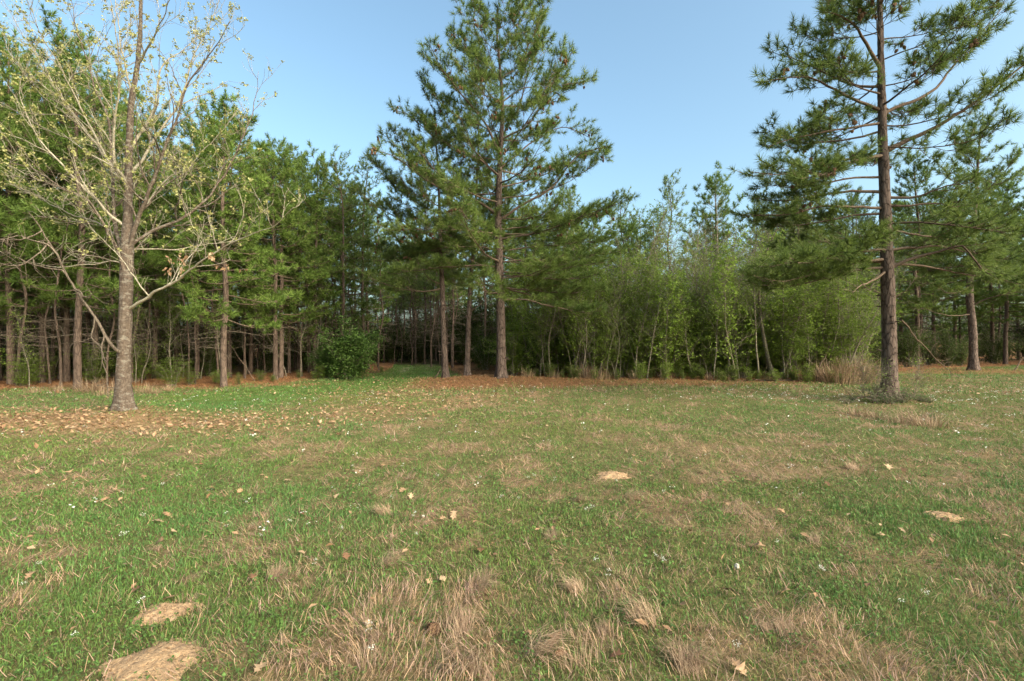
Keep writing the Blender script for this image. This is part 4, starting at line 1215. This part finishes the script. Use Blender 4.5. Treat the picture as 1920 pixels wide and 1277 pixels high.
for px, d, s in [(1560, 18.9, 1.3), (1580, 18.6, 1.5), (1600, 18.9, 1.5), (1620, 19.2, 1.4), (1545, 19.2, 1.1), (1610, 19.8, 1.6), (1590, 19.6, 1.6), (1570, 19.8, 1.4), (1635, 19.0, 1.1)]:
    x, y, z = GX(px, d)
    tall_tufts[RM.randrange(3)].place(x, y, z, s=(s * 1.3, s * 1.3, s * .75), rot=(0, 0, RM.uniform(0, 6)), label='waist-high tan dry grass clump between thicket and lone pine', cat='dry grass', group='tall dry grass beside the lone pine')
for px, d, s in [(1090, 20.1, .9), (1115, 20.0, 1.0), (1140, 20.0, .7), (1040, 20.2, .6), (1190, 20, .6), (1250, 20, .5), (1330, 20, .5), (1440, 19.6, .5), (990, 20.2, .6), (1370, 19.8, .5), (1510, 19.4, .6)]:
    x, y, z = GX(px, d)
    tall_tufts[RM.randrange(3)].place(x, y, z, s=(s * 1.4, s * 1.4, s * .8), rot=(0, 0, RM.uniform(0, 6)), label='tan dry grass clump along the foot of the thicket', cat='dry grass', group='dry grass along the thicket foot')
for px, d, s in [(160, 15.2, .55), (192, 14.4, .4), (272, 15.3, .5), (315, 15.9, .35), (110, 15.4, .4), (60, 14.6, .35), (207, 15.6, .6), (178, 15.6, .6), (290, 14.9, .3)]:
    x, y, z = GX(px, d)
    tall_tufts[RM.randrange(3)].place(x, y, z, s=(s * 1.8, s * 1.8, s * .8), rot=(0, 0, RM.uniform(0, 6)), label='brownish dry brush at the left wood edge behind the pale tree', cat='dry grass', group='dry brush at the left wood edge')
for px, py, s in [(1610, 778, .6), (1720, 790, .7), (1745, 800, .6), (1690, 795, .5), (1640, 785, .5), (1730, 712, .7)]:
    x, y = ground_point(px, py)
    tall_tufts[RM.randrange(3)].place(x, y, float(gz(x, y)), s=(s * 1.5, s * 1.5, s * .5), rot=(0, 0, RM.uniform(0, 6)), label='low dry grass clump ringing the foot of the lone pine', cat='dry grass', group='dry grass round the lone pine')

# vines and weeds round the lone pine's foot
vine_kind = Kind(shrub('shrub', .42, 1.0, 471, 8, 230, 'stalks', leaf=.055))
for px, d, s in ((1640, 12.5, .8), (1690, 12.4, .9), (1722, 12.6, .6), (1600, 12.8, .6), (1668, 12.2, .7), (1650, 13.3, 1.0), (1700, 13.2, .8), (1585, 12.4, .5), (1745, 12.3, .5)):
    x, y, _ = GX(px, d)
    vine_kind.place(x, y, s=s, sz=s * .8, rz=px, label='low tangle of dark leafy vines at the foot of the lone pine', cat='vines', group='vine tangles at the lone pine foot')
weed_kind = Kind(sapling('weed', 1.1, .009, 481, 16, 300, 'fresh_leaves', leaf=.045, lo=.2))
for px, d in ((1632, 12.7), (1618, 12.9), (1708, 13.0)):
    x, y, _ = GX(px, d)
    weed_kind.place(x, y, s=.9, rz=px, label='spindly green weed sprouting beside the lone pine trunk', cat='weed', group='weeds beside the lone pine')

# fallen leaves in the foreground
def lobed_leaf(seed):
    rng = rng_of(seed); b = MB()
    lob = [(0, .0), (.10, .06), (.2, .32), (.28, .12), (.42, .46), (.52, .14), (.66, .36), (.76, .12), (1.0, .02)]
    V = []; T = []
    for i, (t, w) in enumerate(lob):
        w *= rng.uniform(.7, 1.2); cu = .16 * sin(t * 3) + .05 * rng.normal()
        V += [(t - .5, 0, cu * .6), (t - .5 + .08 * (w > .2), w * .8, cu * .4 + w * rng.uniform(.1, .45)), (t - .5 + .08 * (w > .2), -w * .8, cu * .4 + w * rng.uniform(.0, .4))]
    for i in range(len(lob) - 1):
        a = i * 3
        T += [(a, a + 3, a + 1), (a + 1, a + 3, a + 4), (a, a + 2, a + 3), (a + 2, a + 5, a + 3)]
    b.add(V, T, None, 0, np.clip(.45 + rng.normal(0, .2), 0, 1) + np.zeros(len(V)))
    b.tube([(-.5, 0, 0), (-.62, .01, .02), (-.72, .03, .05)], [.012, .010, .008], 4, 0, .3)
    return b.build('fallen_leaf', 'dead_leaves', smooth=True)
leaves = [Single(lobed_leaf(601 + i)) for i in range(6)]
spots = [(1040, 1210, .13), (990, 1195, .09), (1052, 1235, .09), (850, 972, .13), (832, 978, .09), (632, 935, .10), (300, 1022, .12), (313, 970, .10), (258, 1113, .09), (830, 1092, .09), (1475, 1118, .11), (490, 1262, .10), (1860, 1177, .09), (318, 1130, .10), (475, 1090, .09), (690, 1180, .08), (1385, 1262, .10), (1665, 880, .14), (400, 920, .1), (450, 925, .1), (565, 968, .1), (565, 1042, .09), (60, 1085, .1), (560, 1240, .09), (740, 1265, .1), (840, 1265, .1), (1155, 1240, .1), (540, 905, .12), (130, 890, .14), (195, 905, .12), (80, 940, .1), (1405, 905, .11), (1550, 912, .11), (1690, 1000, .09), (1365, 950, .09), (770, 935, .09), (815, 930, .09)]
for i in range(34):
    px = RM.uniform(0, 1300) if RM.random() < .75 else RM.uniform(1300, 1920); py = 800 + 300 * RM.random() ** 1.6
    spots.append((px, py, RM.uniform(.07, .12)))
for i, (px, py, s) in enumerate(spots):
    x, y = ground_point(px, py)
    leaves[i % 6].place(x, y, float(gz(x, y)) + .028, s=s, rot=(RM.gauss(0, .3), RM.gauss(0, .3), RM.uniform(0, 6.3)), label='curled tan oak leaf lying on the meadow grass', cat='leaf', group='fallen oak leaves on the meadow')
lb = lobed_leaf(640); lb.data.materials[0] = M['cone_scales']
x, y = ground_point(1365, 1120)
Single(lb).place(x, y, float(gz(x, y)) + .04, s=.13, rot=(.3, .1, 2.5), label='dark russet curled leaf lying beside an upright tan one', cat='leaf')

# white wildflowers near the camera: stalks with a head of florets
def flower(seed):
    rng = rng_of(seed); root = empty('wildflower')
    st = MB(); hd = MB()
    for q in range(5):
        a = rng.random() * 6.3; e = np.array([cos(a) * .02, sin(a) * .02, rng.uniform(.05, .09)])
        st.tube([(0, 0, -.01), e * .5 + rng.normal(0, .004, 3), e], [.0015, .0013, .001], 4)
        P = e + rng.normal(0, .006, (6, 3)); hd.leaves(P, .010, rng, mat=0, flat=.4, asp=.9)
    kid(root, st.build('stalk', 'stalks', root)); kid(root, tag(hd.build('flower_head', 'petals', root), kind='stuff'))
    return root
fk = [Kind(flower(651 + i)) for i in range(3)]
fs = [(990, 903), (1002, 898), (1100, 965), (1110, 960), (940, 938), (972, 940), (1240, 1057), (1230, 1050), (1245, 1062), (1115, 1062), (1140, 1085), (780, 1010), (775, 975), (735, 940), (640, 1000), (1543, 1080), (1540, 1076), (1735, 1125), (1455, 1025), (265, 1137), (140, 1203), (45, 1105), (232, 1012), (268, 975), (75, 1068), (465, 947), (425, 970), (545, 985), (490, 1010), (305, 917), (180, 942), (690, 1190), (695, 1235), (660, 880), (755, 878), (820, 900), (900, 902), (1040, 905), (1155, 908), (1245, 930), (590, 1062), (1380, 1225), (1690, 1140), (1480, 880), (1530, 885), (1580, 870)]
for i, (px, py) in enumerate(fs):
    x, y = ground_point(px, py)
    fk[i % 3].place(x, y, s=RM.uniform(.55, .85), rz=RM.uniform(0, 6), label='small white wildflower cluster standing in the meadow grass', cat='wildflower', group='white wildflowers in the near meadow')

# sandy mounds
def mound(mx, my, r, h, seed):
    rng = rng_of(seed); n = 40
    g = np.linspace(-1.3, 1.3, n); X, Y = np.meshgrid(g, g)
    ang = np.arctan2(Y, X)
    rad = np.hypot(X, Y) * (1 + .55 * (vnoise(np.cos(ang) * 1.6 + seed, np.sin(ang) * 1.6, 1.0, seed) - .5) + .28 * (vnoise(X * 4 + seed, Y * 4, 1.0, seed + 3) - .5))
    Z = h * np.clip(1.0 - rad ** 1.6, -6, 1) + (vnoise(X * 9, Y * 9, 1., seed + 1) - .5) * .016 + (vnoise(X * 18, Y * 18, 1., seed + 2) - .5) * .012
    Z = np.where(rad > 1.05, Z - .05 * (rad - 1.05) - .006, Z)
    Z = Z + gz(mx + X * r, my + Y * r * .8) - float(gz(mx, my)) + .004
    b = MB(); i = (np.arange(n - 1)[:, None] * n + np.arange(n - 1)[None]).reshape(-1)
    b.add(np.stack([X * r, Y * r * .8, Z], -1).reshape(-1, 3), None, np.stack([i, i + 1, i + n + 1, i + n], -1))
    for _ in range(70):      # crumbs of soil
        a = rng.random() * 2 * pi; q = rng.random() ** .5 * 1.15; px, py = cos(a) * q * r, sin(a) * q * r * .8
        c = np.array([px, py, float(gz(mx + px, my + py) - gz(mx, my)) + h * max(0, 1 - q ** 1.6) + .004]); e = rng.uniform(.003, .010)
        V = c + rng.normal(0, 1, (5, 3)) * e * .25 + np.array([(1, 0, 0), (-.5, .9, 0), (-.5, -.9, 0), (0, 0, 1), (0, 0, -1)]) * e
        b.add(V, [(0, 1, 3), (1, 2, 3), (2, 0, 3), (1, 0, 4), (2, 1, 4), (0, 2, 4)])
    return b.build('sand_mound', 'sand', smooth=True)
ML = ['largest bare sandy mound in the foreground grass', 'smaller sandy mound just beyond the largest one', 'tan sandy heap in the mid meadow before the three pines', 'flat sandy scrape in the green grass nearer the lone pine']
for i, (mx, my, r, h) in enumerate(MXY):
    o = mound(mx, my, r, max(h, .02), 700 + i); o.location = (mx, my, float(gz(mx, my))); tag(o, ML[i], 'sand mound')

# a pale stone, a pine cone, a few sticks
def stone(seed, s):
    rng = rng_of(seed)
    b = MB(); k = 10; V = []
    for i in range(7):
        ph = pi * i / 6
        for j in range(k):
            a = j / k * 2 * pi; rr = sin(ph) * (1 + .25 * rng.normal() * .5)
            V.append((cos(a) * rr * s, sin(a) * rr * s * .6, cos(ph) * s * .65 * (1 + .1 * rng.normal()) + s * .4))
    b.add(V, None, [[i * k + j, i * k + (j + 1) % k, (i + 1) * k + (j + 1) % k, (i + 1) * k + j] for i in range(6) for j in range(k)])
    return b.build('stone', 'pale_stone')
for px, py, s, lab in ((1380, 1072, .028, 'pale whitish stone lying in green grass'), (793, 975, .018, 'small white stone beside a tan lobed leaf')):
    x, y = ground_point(px, py); o = stone(px, s); o.location = (x, y, float(gz(x, y)) + .03); o.rotation_euler = (.3, .5, 1); tag(o, lab, 'stone')
cb = MB(); cone_mesh(cb, [np.array([0, 0, 0.])], rng_of(3), .13)
co = cb.build('pine_cone', 'cone_scales'); x, y = ground_point(803, 1190); co.location = (x, y, float(gz(x, y)) + .05); co.rotation_euler = (1.4, 0, .4); tag(co, 'fallen brown pine cone in the foreground grass', 'pine cone')

def fallen_branch(pts3, r, seed, label, twigs=8):
    rng = rng_of(seed); P = np.array(pts3, float); o = P[0].copy(); P = P - o
    C = wiggle(spline(P, 24), .03, rng); b = MB(); b.tube(C, np.linspace(r, r * .25, 24), 6)
    for _ in range(twigs):
        i = int(rng.integers(5, 23)); q = C[i] + unit(rng.normal(0, 1, 3) + unit(P[-1] - P[0]) * .6) * rng.uniform(.2, .8)
        if q[2] + o[2] < float(gz(q[0] + o[0], q[1] + o[1])) + .03: q[2] = float(gz(q[0] + o[0], q[1] + o[1])) - o[2] + .05
        b.tube([C[i], (C[i] + q) / 2 + rng.normal(0, .04, 3), q], [r * .35, r * .25, r * .12], 4)
    ob = b.build('fallen_branch', 'branch_bark', smooth=True); ob.location = o; tag(ob, label, 'dead branch')
def G3(px, d, up=.03):
    x, y, z = GX(px, d); return np.array([x, y, z + up])
fallen_branch([W(1690, 600, 17), W(1725, 640, 17.5), W(1760, 678, 18), G3(1800, 19.5)], .024, 801, 'long dead branch slanting to the ground behind the lone pine', 10)
fallen_branch([G3(478, 19.2), W(455, 680, 19.4), W(430, 645, 19.6), W(415, 610, 19.4)], .018, 802, 'thin dead pole leaning against pines at the left wood edge', 6)
fallen_branch([G3(816, 19.6), W(822, 700, 19.6), W(832, 685, 19.7)], .03, 803, 'short dark stick propped against the leaning slender pine', 1)
fallen_branch([G3(1500, 19.6), G3(1470, 19.3, .06), G3(1430, 19.4, .05), G3(1380, 19.2)], .045, 804, 'dead branch lying along the foot of the thicket', 8)
fallen_branch([G3(1530, 19.2), W(1535, 690, 19.3), W(1548, 668, 19.4), W(1560, 640, 19.5)], .03, 805, 'crooked dead stem at the thicket corner by tall dry grass', 6)
fallen_branch([G3(1902, 26.0), W(1925, 662, 26), W(1950, 640, 26.2)], .03, 806, 'pale dead limb propped by the far pines', 2)
fallen_branch([W(1645, 745, 12.7), G3(1620, 12.6, .12), G3(1600, 12.5, .04), G3(1590, 12.4)], .03, 807, 'crooked dead root limb beside the lone pine base', 4)
